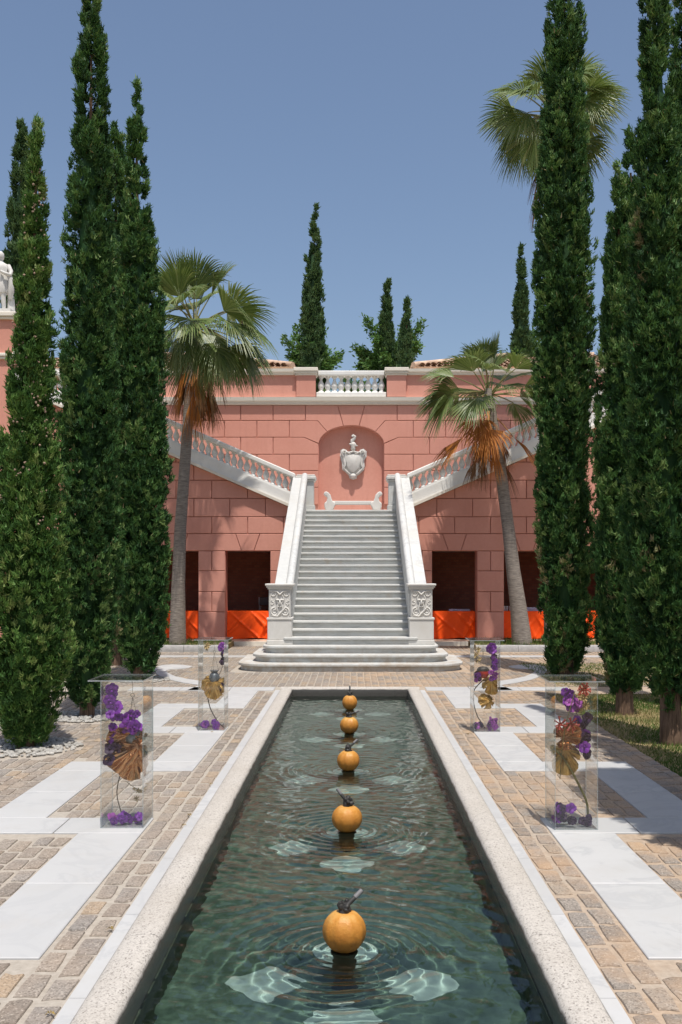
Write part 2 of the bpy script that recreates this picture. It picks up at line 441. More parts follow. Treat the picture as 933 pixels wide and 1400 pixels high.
# ------------------------------------------------------------------ ground, pool, paving
POOL_X, POOL_Y0, POOL_Y1 = 0.892, 1.3, 15.62
COP = 0.20                                  # coping width
WZ = -0.085                                 # water level
def ring(mb, x0, x1, y0, y1, hx0, hx1, hy0, hy1, z):
    xs = [x0, hx0, hx1, x1]; ys = [y0, hy0, hy1, y1]
    v = [(x, y, z) for y in ys for x in xs]
    f = [(j * 4 + i, j * 4 + i + 1, j * 4 + i + 5, j * 4 + i + 4) for j in range(3) for i in range(3) if (i, j) != (1, 1)]
    mb.add(v, f)
mb = MB(); ring(mb, -400, 400, -400, 400, -POOL_X - .1, POOL_X + .1, POOL_Y0 - .1, POOL_Y1 + .1, -.03)
part('ground', mb, 'soil', kind='structure', fix=False)
mb = MB(); ring(mb, -7.2, 3.0, -3.0, 25.6, -POOL_X - .12, POOL_X + .12, POOL_Y0 - .12, POOL_Y1 + .12, 0.0)
mb.add([(3.0, 15.2, 0), (7.2, 15.2, 0), (7.2, 25.6, 0), (3.0, 25.6, 0)], [(0, 1, 2, 3)])
paving = part('paving', mb, 'mortar', kind='structure', fix=False)

# marble bands: rectangles (x0, x1, y0, y1) on the right-hand side, mirrored
A0, A1, B0, B1 = 1.435, 1.885, 2.24, 2.69
cross = [4.70, 6.98, 9.21, 11.43, 13.55, 15.62]
CW = .44
bands = []
for i in range(len(cross) - 1):
    x0, x1 = (A0, A1) if i % 2 == 0 else (B0, B1)
    y0, y1 = cross[i] + (CW if i > 0 else 0), cross[i + 1]
    n = 2; L = (y1 - y0) / n
    for k in range(n): bands.append((x0, x1, y0 + k * L, y0 + (k + 1) * L))
for i, y in enumerate(cross):
    if i == 0: continue
    xs = [A0, 2.06, B1] if i < 5 else [1.2, 1.9, B1, 3.5]
    for a, b in zip(xs[:-1], xs[1:]): bands.append((a, b, y, y + CW))
    if i == 1: bands.append((B1, 3.0, y, y + CW))
def in_band(x, y, m=.0):
    ax = abs(x)
    for a, b, c, d in bands:
        if a - m < ax < b + m and c - m < y < d + m: return True
    return False
slab_tris = 0
for s in (-1, 1):
    for a, b, c, d in bands:
        g = .004
        mb = MB().box(s * (a + g), s * (b - g), c + g, d - g, -.02, .012)
        bevel(part('marble_slab', mb, 'white_marble', paving), .004, 1)
    # the narrow white strip along the coping
    y = POOL_Y0 - .2
    while y < 15.6:
        y1 = min(y + 1.05, 15.62)
        mb = MB().box(s * 1.092, s * 1.170, y + .002, y1 - .002, -.02, .013)
        part('marble_strip', mb, 'white_marble', paving)
        y = y1
# scroll inlays and bands of the forecourt
scroll_px = [(264, 911.5), (250, 909.6), (235, 909.2), (222, 910), (214, 912.6), (211, 917), (214, 921.5), (221, 926), (232, 930), (250, 934), (273, 937.5), (255, 945), (283, 945), (312, 938), (300, 934.5),
             (273, 931.5), (255, 928.8), (240, 925.5), (230, 921), (227, 917.5), (233, 915.6), (246, 915), (258, 914)]
scroll = [gnd(*p) for p in scroll_px]
def inside(poly, x, y):
    c = False; n = len(poly)
    for i in range(n):
        (x1, y1), (x2, y2) = poly[i], poly[(i + 1) % n]
        if (y1 > y) != (y2 > y) and x < (x2 - x1) * (y - y1) / (y2 - y1) + x1: c = not c
    return c
for s in (-1, 1):
    poly = [(-s * x, y) for x, y in scroll]
    part('marble_scroll', MB().prism(poly, -.02, .012, 'z'), 'white_marble', paving)
    for k in range(4):
        part('marble_slab', MB().box(s * (2.35 + k * 1.2), s * (3.54 + k * 1.2), 21.95, 22.35, -.02, .012), 'white_marble', paving)
    part('marble_slab', MB().prism([(s * 2.35, 22.0), (s * 2.35, 22.35), (s * 1.75, 23.9), (s * 1.75, 23.3)], -.02, .012, 'z'), 'white_marble', paving)
# cobbles: columns along the pool
def cobble_mesh(seed, name='cobble'):
    rg = random.Random(seed); w, l = .0505, .118
    pts = []
    for cx, cy in ((-w, -l), (0, -l), (w, -l), (w, 0), (w, l), (0, l), (-w, l), (-w, 0)):
        pts.append((cx + rg.uniform(-.005, .005), cy + rg.uniform(-.013, .013)))
    for i in (0, 2, 4, 6):
        pts[i] = (pts[i][0] * rg.uniform(.9, 1.03), pts[i][1] * rg.uniform(.93, 1.02))
    v = [(x, y, -.015) for x, y in pts] + [(x, y, .003) for x, y in pts] + [(x * .94, y * .97, .008 + rg.uniform(-.002, .002)) for x, y in pts] + [(0, 0, .011)]
    f = [(i, (i + 1) % 8, 8 + (i + 1) % 8, 8 + i) for i in range(8)]
    f += [(8 + i, 8 + (i + 1) % 8, 16 + (i + 1) % 8, 16 + i) for i in range(8)]
    f += [(16 + i, 16 + (i + 1) % 8, 24) for i in range(8)]
    return v, f
protos = [cobble_mesh(100 + i) for i in range(12)]
proto_me = [MB().add(v, f).mesh('cobble', 'cobble_stone') for v, f in protos]
spots = []
rg = random.Random(5)
def cob_cols(xa, xb):
    n = max(1, round((xb - xa) / .119)); p = (xb - xa) / n
    return [xa + p * (i + .5) for i in range(n)]
GRAVEL = [(-3.39, 10.45, .56), (-3.36, 12.75, .54), (-3.62, 17.2, .5)]
def free(x, y):
    if in_band(x, y, .03): return False
    for a, b, r in GRAVEL:
        if (x - a) ** 2 + (y - b) ** 2 < r * r: return False
    for s in (-1, 1):
        if inside([(-s * q, w) for q, w in scroll], x, y): return False
        if 2.3 < s * x < 7.2 and 21.85 < y < 22.45: return False
        if s * x > 1.4 and 21.9 < y < 24.1 and abs((s * x - 2.05) * 2.4 + (y - 23)) < .55: return False
    if abs(x) < 2.3 and y > 18.55: return False
    if y > 23.35 and abs(x) > 3.0: return False
    return True
zones = []
for s in (-1, 1):
    cols = cob_cols(1.175, 1.43) + cob_cols(1.435, 1.885) + cob_cols(1.885, 2.24) + cob_cols(2.24, 2.69) + cob_cols(2.69, 3.0)
    if s < 0: cols += cob_cols(3.0, 6.0)
    for ci, cx in enumerate(cols):
        y = 1.0 + rg.uniform(0, .26)
        while y < 15.5:
            if free(s * cx, y - .09) and free(s * cx, y + .09) and free(s * cx, y):
                spots.append((s * cx + rg.uniform(-.003, .003), y, rg.uniform(-.03, .03), rg.uniform(.92, 1.06), rg.uniform(.82, 1.0)))
            y += rg.uniform(.235, .285)
for ci, cx in enumerate(cob_cols(-7.0, 7.0)):
    y = 16.15 + rg.uniform(0, .26)
    while y < 25.4:
        if free(cx, y):
            spots.append((cx, y, rg.uniform(-.04, .04), rg.uniform(.92, 1.06), rg.uniform(.82, 1.0)))
        y += rg.uniform(.235, .285)
def visible(x, y):
    if y < 4.0: return False
    px = HX + (x - CX) * F / y; py = HY + CZ * F / y
    return 0 < px < 933 and py < 1400
vis = sorted([s for s in spots if visible(s[0], s[1])], key=lambda s: s[1])
first = set(id(s) for s in vis[:296])
bulkV, bulkF3, bulkT = [], [], []
for sp in spots:
    x, y, rz, sx, sy = sp; k = rg.randrange(12)
    if id(sp) in first:
        inst('cobble', proto_me[k], paving, (x, y, 0), rz, (sx, sy, 1))
    else:
        v, f = protos[k]; o = len(bulkV); c, s_ = math.cos(rz), math.sin(rz)
        bulkV += [(x + (a * sx) * c - (b * sy) * s_, y + (a * sx) * s_ + (b * sy) * c, z) for a, b, z in v]
        t = rg.random()
        for q in f[8:]:
            if len(q) == 4:
                bulkF3.append((q[0] + o, q[1] + o, q[2] + o)); bulkF3.append((q[0] + o, q[2] + o, q[3] + o)); bulkT += [t, t]
            else: bulkF3.append(tuple(i + o for i in q)); bulkT.append(t)
part('cobblestones', mesh_np('cobblestones', np.array(bulkV), np.array(bulkF3), 'cobble_stone', bulkT), None, paving, kind='stuff')

# pool shell
pool = thing('pool', base=(0, 8, 0), kind='structure')
mb = MB()
bz = -.52
mb.add([(-POOL_X, POOL_Y0, bz), (POOL_X, POOL_Y0, bz), (POOL_X, POOL_Y1, bz), (-POOL_X, POOL_Y1, bz)], [(0, 1, 2, 3)])
part('pool_floor', mb, 'pool_floor', pool, fix=False)
e = .005
mb = MB().box(-POOL_X - .2, -POOL_X + e, POOL_Y0, POOL_Y1, -.6, -.10).box(POOL_X - e, POOL_X + .2, POOL_Y0, POOL_Y1, -.6, -.10)
mb.box(-POOL_X - .2, POOL_X + .2, POOL_Y1 - e, POOL_Y1 + .2, -.6, -.10).box(-POOL_X - .2, POOL_X + .2, POOL_Y0 - .2, POOL_Y0 + e, -.6, -.10)
part('pool_wall', mb, 'pool_wall', pool)
# coping: rounded granite profile
def cop_prof():
    # across: 0 = outer edge, COP = inner edge; inner side rounds over to the water wall
    p = [(0, -.03), (0, .020), (.012, .032), (.04, .043), (.08, .050), (.12, .052), (.15, .050), (.170, .043), (.184, .030), (.192, .012), (.196, -.012), (.197, -.05), (.197, -.125)]
    return p + [(.15, -.125)]
prof = cop_prof()
def coping_piece(x_outer, sgn, y0, y1):
    pts = [(x_outer + sgn * a, z) for a, z in prof]
    return MB().prism(pts, y0, y1, 'y')
for s in (-1, 1):
    ys = [POOL_Y0, 2.6, 4.9, 7.2, 9.5, 11.8, 13.75, POOL_Y1 - .0]
    for a, b in zip(ys[:-1], ys[1:]):
        part('coping_stone', coping_piece(s * 1.092, -s, a + .002, b - .002), 'granite', pool, 35)
for (yo, sg) in ((POOL_Y1 + COP, -1), (POOL_Y0 - COP, 1)):
    pts = [(yo + sg * a, z + .001) for a, z in prof]
    for a, b in ((-1.092, 0), (0, 1.092)):
        part('coping_stone', MB().prism(pts, a + .001, b - .001, 'x'), 'granite', pool, 35)
# pale inlay petals on the floor around every fountain
FOUNT = [5.05, 7.40, 9.70, 11.98, 14.10]
for fy in FOUNT:
    for a in range(4):
        an = a * math.pi / 2; cx, cy = .40 * math.cos(an), .40 * math.sin(an)
        pts = []
        for k in range(24):
            t = 2 * math.pi * k / 24
            rr = .172 + .022 * math.cos(4 * (t - an))
            pts.append((cx + rr * math.cos(t), fy + cy + rr * math.sin(t)))
        part('marble_petal', MB().prism(pts, bz - .01, bz + .012, 'z'), 'white_marble', pool)
# water surface: real ripples, rings around each fountain
ny = 1050; nx = 150
ys = 1.3 + (15.63 - 1.3) * (np.linspace(0, 1, ny) ** 1.35)
xs = np.linspace(-POOL_X - .003, POOL_X + .003, nx)
X, Y = np.meshgrid(xs, ys)
rs = np.random.RandomState(3)
Z = np.zeros_like(X)
for k in range(90):
    lam = rs.uniform(.04, .30); an = rs.uniform(0, math.pi * 2); kx, ky = math.cos(an) * 2 * math.pi / lam, math.sin(an) * 2 * math.pi / lam
    Z += .0017 * lam ** 1.05 * np.sin(kx * X + ky * Y + rs.uniform(0, 6.28)) * (0.6 + .4 * np.sin(rs.uniform(.5, 2) * Y + rs.uniform(0, 6) + X))
for i, fy in enumerate(FOUNT):
    wob = .016 * np.sin(7 * X + 3 * Y + i) + .014 * np.sin(5 * Y - 9 * X + 2 * i) + .012 * np.sin(17 * X + 11 * Y)
    r = np.sqrt(X ** 2 + (Y - fy) ** 2); r = r + wob * np.clip(r, 0, 1)
    Z += .0042 * (.75 + .35 * np.sin(3 * np.arctan2(Y - fy, X) + i * 2)) * np.exp(-r / .6) * np.sin(2 * math.pi * r / (.055 + .035 * np.clip(r, 0, 1.2)) + i) * np.clip(r / .12, 0, 1)
V = np.stack([X, Y, Z + WZ], -1).reshape(-1, 3)
idx = np.arange(ny * nx).reshape(ny, nx)
Fq = np.stack([idx[:-1, :-1], idx[:-1, 1:], idx[1:, 1:], idx[1:, :-1]], -1).reshape(-1, 4)
sun_d.cycles.is_caustics_light = True
water = part('water', mesh_np('water', V, Fq, 'pool_water', smooth=True), None, None, kind='structure')
water.cycles.is_caustics_caster = True
for o in pool.children: o.cycles.is_caustics_receiver = True

# ------------------------------------------------------------------ lawn on the right, beds, kerbs
mb = MB(); mb.add([(3.0, -3, -.012), (14, -3, -.012), (14, 15.2, -.012), (3.0, 15.2, -.012)], [(0, 1, 2, 3)])
mb.add([(7.2, 15.2, -.012), (14, 15.2, -.012), (14, 26, -.012), (7.2, 26, -.012)], [(0, 1, 2, 3)])
mb.add([(3.35, 16.2, .008), (7.2, 16.2, .008), (7.2, 20.4, .008), (3.35, 20.4, .008)], [(0, 1, 2, 3)])
part('lawn', mb, 'soil', kind='structure', fix=False)
def blades(n, region, hmin, hmax, seed, z0, dryscale=1.0):
    rs = np.random.RandomState(seed)
    x = rs.uniform(region[0], region[1], n); y = rs.uniform(region[2], region[3], n)
    dry = np.array([mnoise.noise(Vector((a * .9, b * .7, seed))) for a, b in zip(x, y)])
    keep = rs.rand(n) < np.clip(.75 - dry * .6, .2, 1)
    x, y, dry = x[keep], y[keep], dry[keep]; n = len(x)
    h = rs.uniform(hmin, hmax, n); a = rs.uniform(0, 6.28, n); w = .006
    lx, ly = rs.normal(0, .45, n) * h, rs.normal(0, .45, n) * h
    base = np.stack([x, y, np.full(n, z0)], -1); wv = np.stack([np.cos(a) * w, np.sin(a) * w, np.zeros(n)], -1)
    tip = base + np.stack([lx, ly, h], -1)
    V = np.stack([base - wv, base + wv, tip], 1).reshape(-1, 3)
    t = np.clip(.38 + dry * .9 * dryscale + rs.normal(0, .14, n), 0, 1)
    return V, np.arange(3 * n).reshape(n, 3), t
V, Fq, t = blades(52000, (3.0, 6.5, 7, 15.2), .02, .06, 11, -.012)
V2, F2, t2 = blades(9000, (3.4, 7.2, 16.2, 20.4), .02, .06, 12, .008)
g = part('grass', mesh_np('grass', np.concatenate([V, V2]), np.concatenate([Fq, F2 + len(V)]), 'grass_blade', np.concatenate([t, t2])), None, None, kind='stuff')
setp(g, 'short patchy lawn grass with dry straw patches under cypresses', 'grass')
# raised palm beds with kerb stones
for s in (-1, 1):
    side = 'left' if s < 0 else 'right'
    bed = thing('planting_bed', None, None, (s * 4.6, 24.4, 0), kind='structure')
    part('bed_soil', MB().box(s * 3.0, s * 7.2, 23.68, 25.5, 0.002, .13), 'soil', bed)
    x = 2.95
    while x < 7.2:
        mb = MB().prism([(23.5, -.01), (23.49, .10), (23.52, .145), (23.58, .16), (23.66, .155), (23.70, .13), (23.70, -.01)], s * (x + .004), s * (x + .996), 'x')
        part('kerb_stone', mb, 'bench_stone', bed, 40); x += 1.0
    V, Fq, t = blades(3500, (min(s * 3.05, s * 7), max(s * 3.05, s * 7), 23.72, 25.45), .05, .16, 20 + s, .13, .5)
    part('bed_grass', mesh_np('bed_grass', V, Fq, 'grass_blade', t * .6), None, bed, kind='stuff')

# ------------------------------------------------------------------ the terrace building
LY, UY = 26.3, 28.0
SL = .435
def strz(ax): return 3.57 + SL * (ax - 1.53)            # underside of the flight's stringer
terrace = thing('terrace_building', 'pink stucco terrace building with arcade below and niche above the stairs', 'building', (0, 28, 0))
lower = MB(); upper = MB()
openings = [(2.14, 3.325), (4.04, 5.225), (5.94, 7.125)]
piers = [(1.45, 2.14), (3.325, 4.04), (5.225, 5.94), (7.125, 8.95)]
for s in (-1, 1):
    for a, b in piers: lower.box(s * a, s * b, LY + .045, LY + .48, .0, 2.452)
    lower.prism([(s * 1.45, 2.452), (s * 8.95, 2.452), (s * 8.95, strz(8.95) - .01), (s * 1.45, strz(1.45) - .01)], LY + .045, LY + .48)
part('arcade_wall', lower, 'pink_stucco', terrace)
def block(poly, y, parent, g=.0095):
    poly = [p for i, p in enumerate(poly) if math.dist(p, poly[i - 1]) > 1e-4]
    if len(poly) < 3 or area(poly) < .012: return
    q = shrink(poly, g)
    bevel(part('block', MB().prism(q, y, y + .05), 'pink_stucco', parent), .007, 1)
rows = [(2.91, 3.354), (3.354, 3.84), (3.84, 4.32), (4.32, 4.80), (4.80, 5.28), (5.28, 5.76), (5.76, 6.24)]
for s in (-1, 1):
    def B(poly): block([(s * x, z) for x, z in poly], LY, terrace)
    # pillars
    zr = [.10, .842, 1.376, 1.926, 2.452]
    for a, b in piers:
        b = min(b, 8.95)
        for i in range(4):
            if i % 2 == 1 and b - a < 1:
                m = (a + b) / 2
                if a < 2: m = a + .42
                B([(a, zr[i]), (m, zr[i]), (m, zr[i + 1]), (a, zr[i + 1])]); B([(m, zr[i]), (b, zr[i]), (b, zr[i + 1]), (m, zr[i + 1])])
            else: B([(a, zr[i]), (b, zr[i]), (b, zr[i + 1]), (a, zr[i + 1])])
    # flat arches
    prev = (1.45, 1.45)
    for a, b in openings:
        m = (a + b) / 2
        B([(m - .165, 2.452), (m + .165, 2.452), (m + .32, 2.91), (m - .32, 2.91)])
        B([(prev[0], 2.452), (m - .165, 2.452), (m - .32, 2.91), (prev[1], 2.91)])
        prev = (m + .165, m + .32)
    B([(prev[0], 2.452), (8.95, 2.452), (8.95, 2.91), (prev[1], 2.91)])
    for i, (z0, z1) in enumerate(rows):
        x = 2.735 - .947 * 3 + (.4735 if i % 2 else 0)
        while x < 8.95:
            a, b = max(x, 1.45), min(x + .947, 8.95)
            if b - a > .05:
                poly = [(a, z0), (b, z0), (b, z1), (a, z1)]
                poly = clip(poly, -SL, 1, strz(0))           # below the stringer
                if len(poly) >= 3: B(poly)
            x += .947
# upper wall with the niche
NW, NS, NR = .915, 5.48, .54
def arch(x): return NS + NR * math.sqrt(max(0, 1 - (x / NW) ** 2))
def arc_pts(x0, x1, n=10):
    if abs(x0) >= NW or abs(x1) >= NW or True:
        t0 = math.acos(max(-1, min(1, x0 / NW))); t1 = math.acos(max(-1, min(1, x1 / NW)))
        return [(NW * math.cos(t0 + (t1 - t0) * i / n), NS + NR * math.sin(t0 + (t1 - t0) * i / n)) for i in range(n + 1)]
for s in (-1, 1): upper.box(s * NW, s * 10.6, UY + .045, UY + .36, 3.4, 6.62)
upper.prism([(-NW, 6.62), (NW, 6.62)] + arc_pts(NW, -NW, 32), UY + .045, UY + .36)
part('upper_wall', upper, 'pink_stucco', terrace)
part('niche_back', MB().box(-1.1, 1.1, UY + .24, UY + .36, 3.4, 6.2), 'pink_stucco', terrace)
block([(-.384, 6.60), (.384, 6.60)] + arc_pts(.22, -.22, 6), UY, terrace)
ur = [(6.16, 6.60), (5.69, 6.16), (5.21, 5.69), (4.75, 5.21), (4.28, 4.75), (3.80, 4.28)]
for s in (-1, 1):
    def B(poly): block([(s * x, z) for x, z in poly], UY, terrace)
    B([(.384, 6.60), (1.29, 6.60), (1.29, 6.16), (.95, 6.16)] + arc_pts(.675, .22, 6))
    B([(.95, 6.16), (1.743, 6.16), (1.743, 5.69), (1.327, 5.69)] + arc_pts(.913, .675, 6))
    B([(1.327, 5.69), (2.2, 5.69), (2.2, 5.21), (.918, 5.21), (.918, 5.5)])
    starts = [1.29, 1.743, 2.2, .918, .918, .918]
    firstj = [2.2, 2.655, 3.112, 1.743, 2.2, 1.743]
    for (z0, z1), st, fj in zip(ur, starts, firstj):
        a, b = st, fj
        while a < 8.9:
            if z1 > 3.75 + SL * (a - 1.5): B([(a, z0), (b, z0), (b, z1), (a, z1)])
            a, b = b, b + .912
# mouldings and parapet
def run(name, x0, x1, y, prof_, mat, parent):
    pts = [(y - dy, z) for dy, z in prof_] + [(y + .3, prof_[-1][1]), (y + .3, prof_[0][1])]
    return part(name, MB().prism(pts, x0, x1, 'x'), mat, parent, 30)
part('string_course', MB().prism([(UY - .03, 6.60), (UY - .07, 6.62), (UY - .075, 6.66), (UY - .12, 6.70), (UY - .135, 6.80), (UY - .02, 6.82), (UY + .36, 6.82), (UY + .36, 6.60)], -10.6, 10.6, 'x'), 'cream_moulding', terrace, 30)
part('terrace_floor', MB().box(-12, 12, UY + .36, 44, 6.3, 6.6), 'cream_moulding', terrace)
for s in (-1, 1):
    part('parapet', MB().box(s * 1.0, s * 10.6, UY + .02, UY + .3, 6.82, 7.44), 'pink_stucco', terrace)
    part('parapet_pier', MB().box(s * 1.0, s * 1.54, UY - .07, UY + .33, 6.822, 7.42), 'pink_stucco', terrace)
    cap = [(UY - .04, 7.441), (UY - .06, 7.50), (UY - .10, 7.52), (UY - .11, 7.60), (UY + .4, 7.60), (UY + .4, 7.441)]
    part('parapet_cap', MB().prism(cap, s * 1.60, s * 10.6, 'x'), 'cream_moulding', terrace, 30)
    mb = MB().box(s * .97, s * 1.57, UY - .10, UY + .36, 7.42, 7.47).box(s * .95, s * 1.60, UY - .13, UY + .39, 7.47, 7.53).box(s * .935, s * 1.615, UY - .16, UY + .42, 7.53, 7.63)
    bevel(part('pier_cap', mb, 'cream_moulding', terrace), .012, 2)
bal_prof = [(.062, 0), (.062, .04), (.045, .05), (.04, .07), (.066, .14), (.074, .19), (.06, .25), (.034, .31), (.028, .35), (.036, .38), (.058, .40), (.058, .44)]
bal_me = MB().lathe([(r * 1.0, z / .44) for r, z in bal_prof], seg=12).mesh('baluster', 'balustrade_stone', 50)
balu = thing('balustrade', 'short white stone balustrade on the parapet above the niche', 'balustrade', (0, UY + .1, 6.82))
bevel(part('bottom_rail', MB().box(-.985, .985, UY - .02, UY + .26, 6.821, 6.96), 'balustrade_stone', balu), .02, 2)
bevel(part('top_rail', MB().box(-.935, .935, UY - .05, UY + .29, 7.42, 7.56), 'balustrade_stone', balu), .025, 2)
for k in range(10):
    inst('baluster', bal_me, balu, (-.855 + k * .19, UY + .12, 6.96), 0, (1.28, 1.28, .46))
# arcade interior
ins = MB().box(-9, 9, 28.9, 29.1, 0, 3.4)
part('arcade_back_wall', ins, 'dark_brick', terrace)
part('arcade_ceiling', MB().box(-9, 9, LY + .48, 28.9, 2.47, 2.6), 'bench_stone', terrace)
part('arcade_floor', MB().box(-9, 9, 25.62, 28.9, -.02, .10), 'terracotta', terrace)
part('floor_edge', MB().box(-9, 9, 25.55, 25.64, -.02, .106), 'cream_moulding', terrace)
for s in (-1, 1):
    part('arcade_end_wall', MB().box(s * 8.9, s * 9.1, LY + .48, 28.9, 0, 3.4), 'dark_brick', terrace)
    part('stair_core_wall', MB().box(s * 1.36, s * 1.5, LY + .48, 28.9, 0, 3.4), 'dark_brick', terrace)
# statue piers at the ends
def outline_solid(mb, rings):
    n = len(rings[0]); v = [p for r_ in rings for p in r_]; f = []
    for i in range(len(rings) - 1):
        for k in range(n): f.append((i * n + k, i * n + (k + 1) % n, (i + 1) * n + (k + 1) % n, (i + 1) * n + k))
    f.append(tuple(range(n - 1, -1, -1))); o = (len(rings) - 1) * n; f.append(tuple(range(o, o + n)))
    mb.add(v, f)
for s in (-1, 1):
    x0, x1 = s * 8.93, s * 10.7
    part('statue_pier', MB().box(x0, x1, LY - .05, UY + .6, 0, 8.55), 'pink_stucco', terrace)
    mb = MB().box(s * 8.87, s * 10.76, LY - .11, UY + .66, 7.50, 7.57).box(s * 8.84, s * 10.79, LY - .14, UY + .69, 7.57, 7.66)
    bevel(part('pier_moulding', mb, 'cream_moulding', terrace), .02, 2)
    mb = MB().box(s * 8.85, s * 10.78, LY - .12, UY + .67, 8.55, 8.62).box(s * 8.81, s * 10.82, LY - .16, UY + .71, 8.62, 8.74)
    bevel(part('pier_cap', mb, 'cream_moulding', terrace), .02, 2)
st = thing('statue', 'white marble draped statue standing on the tall pink pier beside the cypresses', 'statue', (-9.5, 27.0, 8.74))
SXs, SYs, SZs = -9.50, 27.0, 8.94
def statue_body():
    mb = MB(); rings = []
    prof_ = [(.50, .20, .17, .0), (.52, .215, .18, .0), (.7, .205, .17, .0), (.85, .195, .16, .01), (.95, .165, .14, .015), (1.05, .17, .14, .01), (1.18, .20, .15, 0), (1.28, .205, .13, -.005), (1.33, .12, .09, -.01), (1.37, .06, .065, -.01), (1.41, .058, .065, -.01), (1.45, .078, .09, -.005), (1.53, .088, .105, 0), (1.60, .075, .09, 0), (1.645, .03, .04, 0)]
    n = 44
    for z, rx, ry, ox in prof_:
        r_ = []
        for k in range(n):
            a = 2 * math.pi * k / n; fold = 1.0
            if z < 1.2: fold = 1 + .09 * math.sin(8 * a + z * 5) + .05 * math.sin(15 * a - z * 9)
            r_.append((SXs + ox + rx * fold * math.cos(a), SYs + ry * fold * math.sin(a), SZs + z))
        rings.append(r_)
    outline_solid(mb, rings)
    for dx, dy in ((-.09, .04), (.08, -.05)):
        mb.tube([(SXs + dx, SYs + dy, SZs + .62), (SXs + dx * 1.1, SYs + dy - .02, SZs + .36), (SXs + dx * 1.15, SYs + dy + .02, SZs + .18), (SXs + dx * 1.2, SYs + dy, SZs + .04), (SXs + dx * 1.3, SYs + dy - .1, SZs + .02)], [.085, .068, .06, .042, .04], 10)
    return mb
part('body', statue_body(), 'carved_stone', st, 60)
part('plinth', MB().box(SXs - .35, SXs + .36, SYs - .3, SYs + .3, 8.735, SZs + .03), 'carved_stone', st)
part('arm', MB().tube([(SXs + .19, SYs, SZs + 1.26), (SXs + .28, SYs - .03, SZs + 1.1), (SXs + .29, SYs - .1, SZs + .98), (SXs + .17, SYs - .19, SZs + 1.0), (SXs + .06, SYs - .2, SZs + 1.06)], [.07, .062, .05, .045, .035], 10), 'carved_stone', st, 60)
part('arm', MB().tube([(SXs - .19, SYs, SZs + 1.26), (SXs - .27, SYs - .02, SZs + 1.05), (SXs - .27, SYs - .08, SZs + .82)], [.07, .06, .04], 10), 'carved_stone', st, 60)
part('drapery', MB().tube([(SXs + .27, SYs - .08, SZs + 1.0), (SXs + .30, SYs - .06, SZs + .8), (SXs + .29, SYs - .04, SZs + .55), (SXs + .25, SYs, SZs + .35)], [.04, .075, .085, .05], 10), 'carved_stone', st, 60)
part('tree_stump', MB().tube([(SXs + .25, SYs + .1, SZs), (SXs + .24, SYs + .09, SZs + .45)], [.11, .09], 10), 'carved_stone', st, 60)

# diagonal flights
for s in (-1, 1):
    nm = 'left' if s < 0 else 'right'
    fl = thing('side_staircase', 'white balustraded stair flight rising to the terrace %s' % ('behind the taller leafy palm' if s < 0 else 'behind the palm with orange dead fronds'), 'staircase', (s * 1.5, 27, 0))
    xa, xb = 1.47, 8.9
    def P4(z_a, z_b): return [(s * xa, z_a), (s * xb, z_a + SL * (xb - xa)), (s * xb, z_b + SL * (xb - xa)), (s * xa, z_b)]
    z0 = strz(xa)
    part('stringer', MB().prism(P4(z0 + .07, z0 + .36), LY - .09, LY + .3), 'balustrade_stone', fl)
    part('stringer_moulding', MB().prism(P4(z0, z0 + .075), LY - .15, LY + .25), 'cream_moulding', fl)
    part('bottom_rail', MB().prism(P4(z0 + .36, z0 + .42), LY - .06, LY + .2), 'balustrade_stone', fl)
    bevel(part('top_rail', MB().prism(P4(z0 + .80, z0 + .94), LY - .12, LY + .24), 'balustrade_stone', fl), .03, 3)
    k = 0
    while True:
        x = xa + .10 + k * .17
        if x > xb - .05: break
        zb = z0 + .40 + SL * (x - xa)
        o = inst('baluster', bal_me, fl, (s * x, LY + .06, zb), 0, (1.16, 1.16, .42)); k += 1
    nst = 21; tr = (8.6 - 1.47) / nst
    for i in range(nst):
        part('step', MB().box(s * (1.47 + i * tr), s * (1.47 + (i + 1) * tr + .02), LY + .3, UY + .03, 3.2 + i * .148, 3.528 + (i + 1) * .146), 'step_marble', fl)

# ------------------------------------------------------------------ grand staircase
RZ, TR, D1 = .147, .325, 18.66
gs = thing('grand_staircase', 'broad grey marble staircase with rounded lower steps rising to the niche', 'staircase', (0, 20, 0))
def round_step(w, y0, y1, r):
    pts = [(-w, y1)]
    for i in range(9):
        a = math.pi + i / 8 * math.pi / 2
        pts.append((-w + r + r * math.cos(a), y0 + r + r * math.sin(a)))
    for i in range(9):
        a = -math.pi / 2 + i / 8 * math.pi / 2
        pts.append((w - r + r * math.cos(a), y0 + r + r * math.sin(a)))
    pts.append((w, y1)); return pts
for k in range(1, 25):
    y0 = D1 + (k - 1) * TR; z1 = k * RZ; z0 = (k - 1) * RZ - .012
    if k == 1: w, r, y1 = 2.17, .62, 20.9
    elif k == 2: w, r, y1 = 1.91, .50, 20.75
    elif k == 3: w, r, y1 = 1.73, .34, 20.6
    elif k == 4: w, r, y1 = 1.33, .05, y0 + TR + .05
    else: w, r, y1 = 1.19, 0, y0 + TR + .05
    if k == 24: y1 = UY + .22
    mb = MB()
    if k <= 4:
        mb.prism(round_step(w - .045, y0 + .045, y1, r), z0, z1 - .055, 'z')
        mb.prism(round_step(w, y0, y1 + .004, r), z1 - .055, z1, 'z')
    else:
        mb.box(-w, w, y0 + .045, y1, z0, z1 - .05); mb.box(-w, w, y0, y1 + .003, z1 - .05, z1)
        if k == 24:
            for s in (-1, 1): mb.box(s * 1.189, s * 1.5, y0 + .05, UY + .22, z0 + .02, z1 - .002)
    bevel(part('step', mb, 'step_marble', gs), .014, 2)
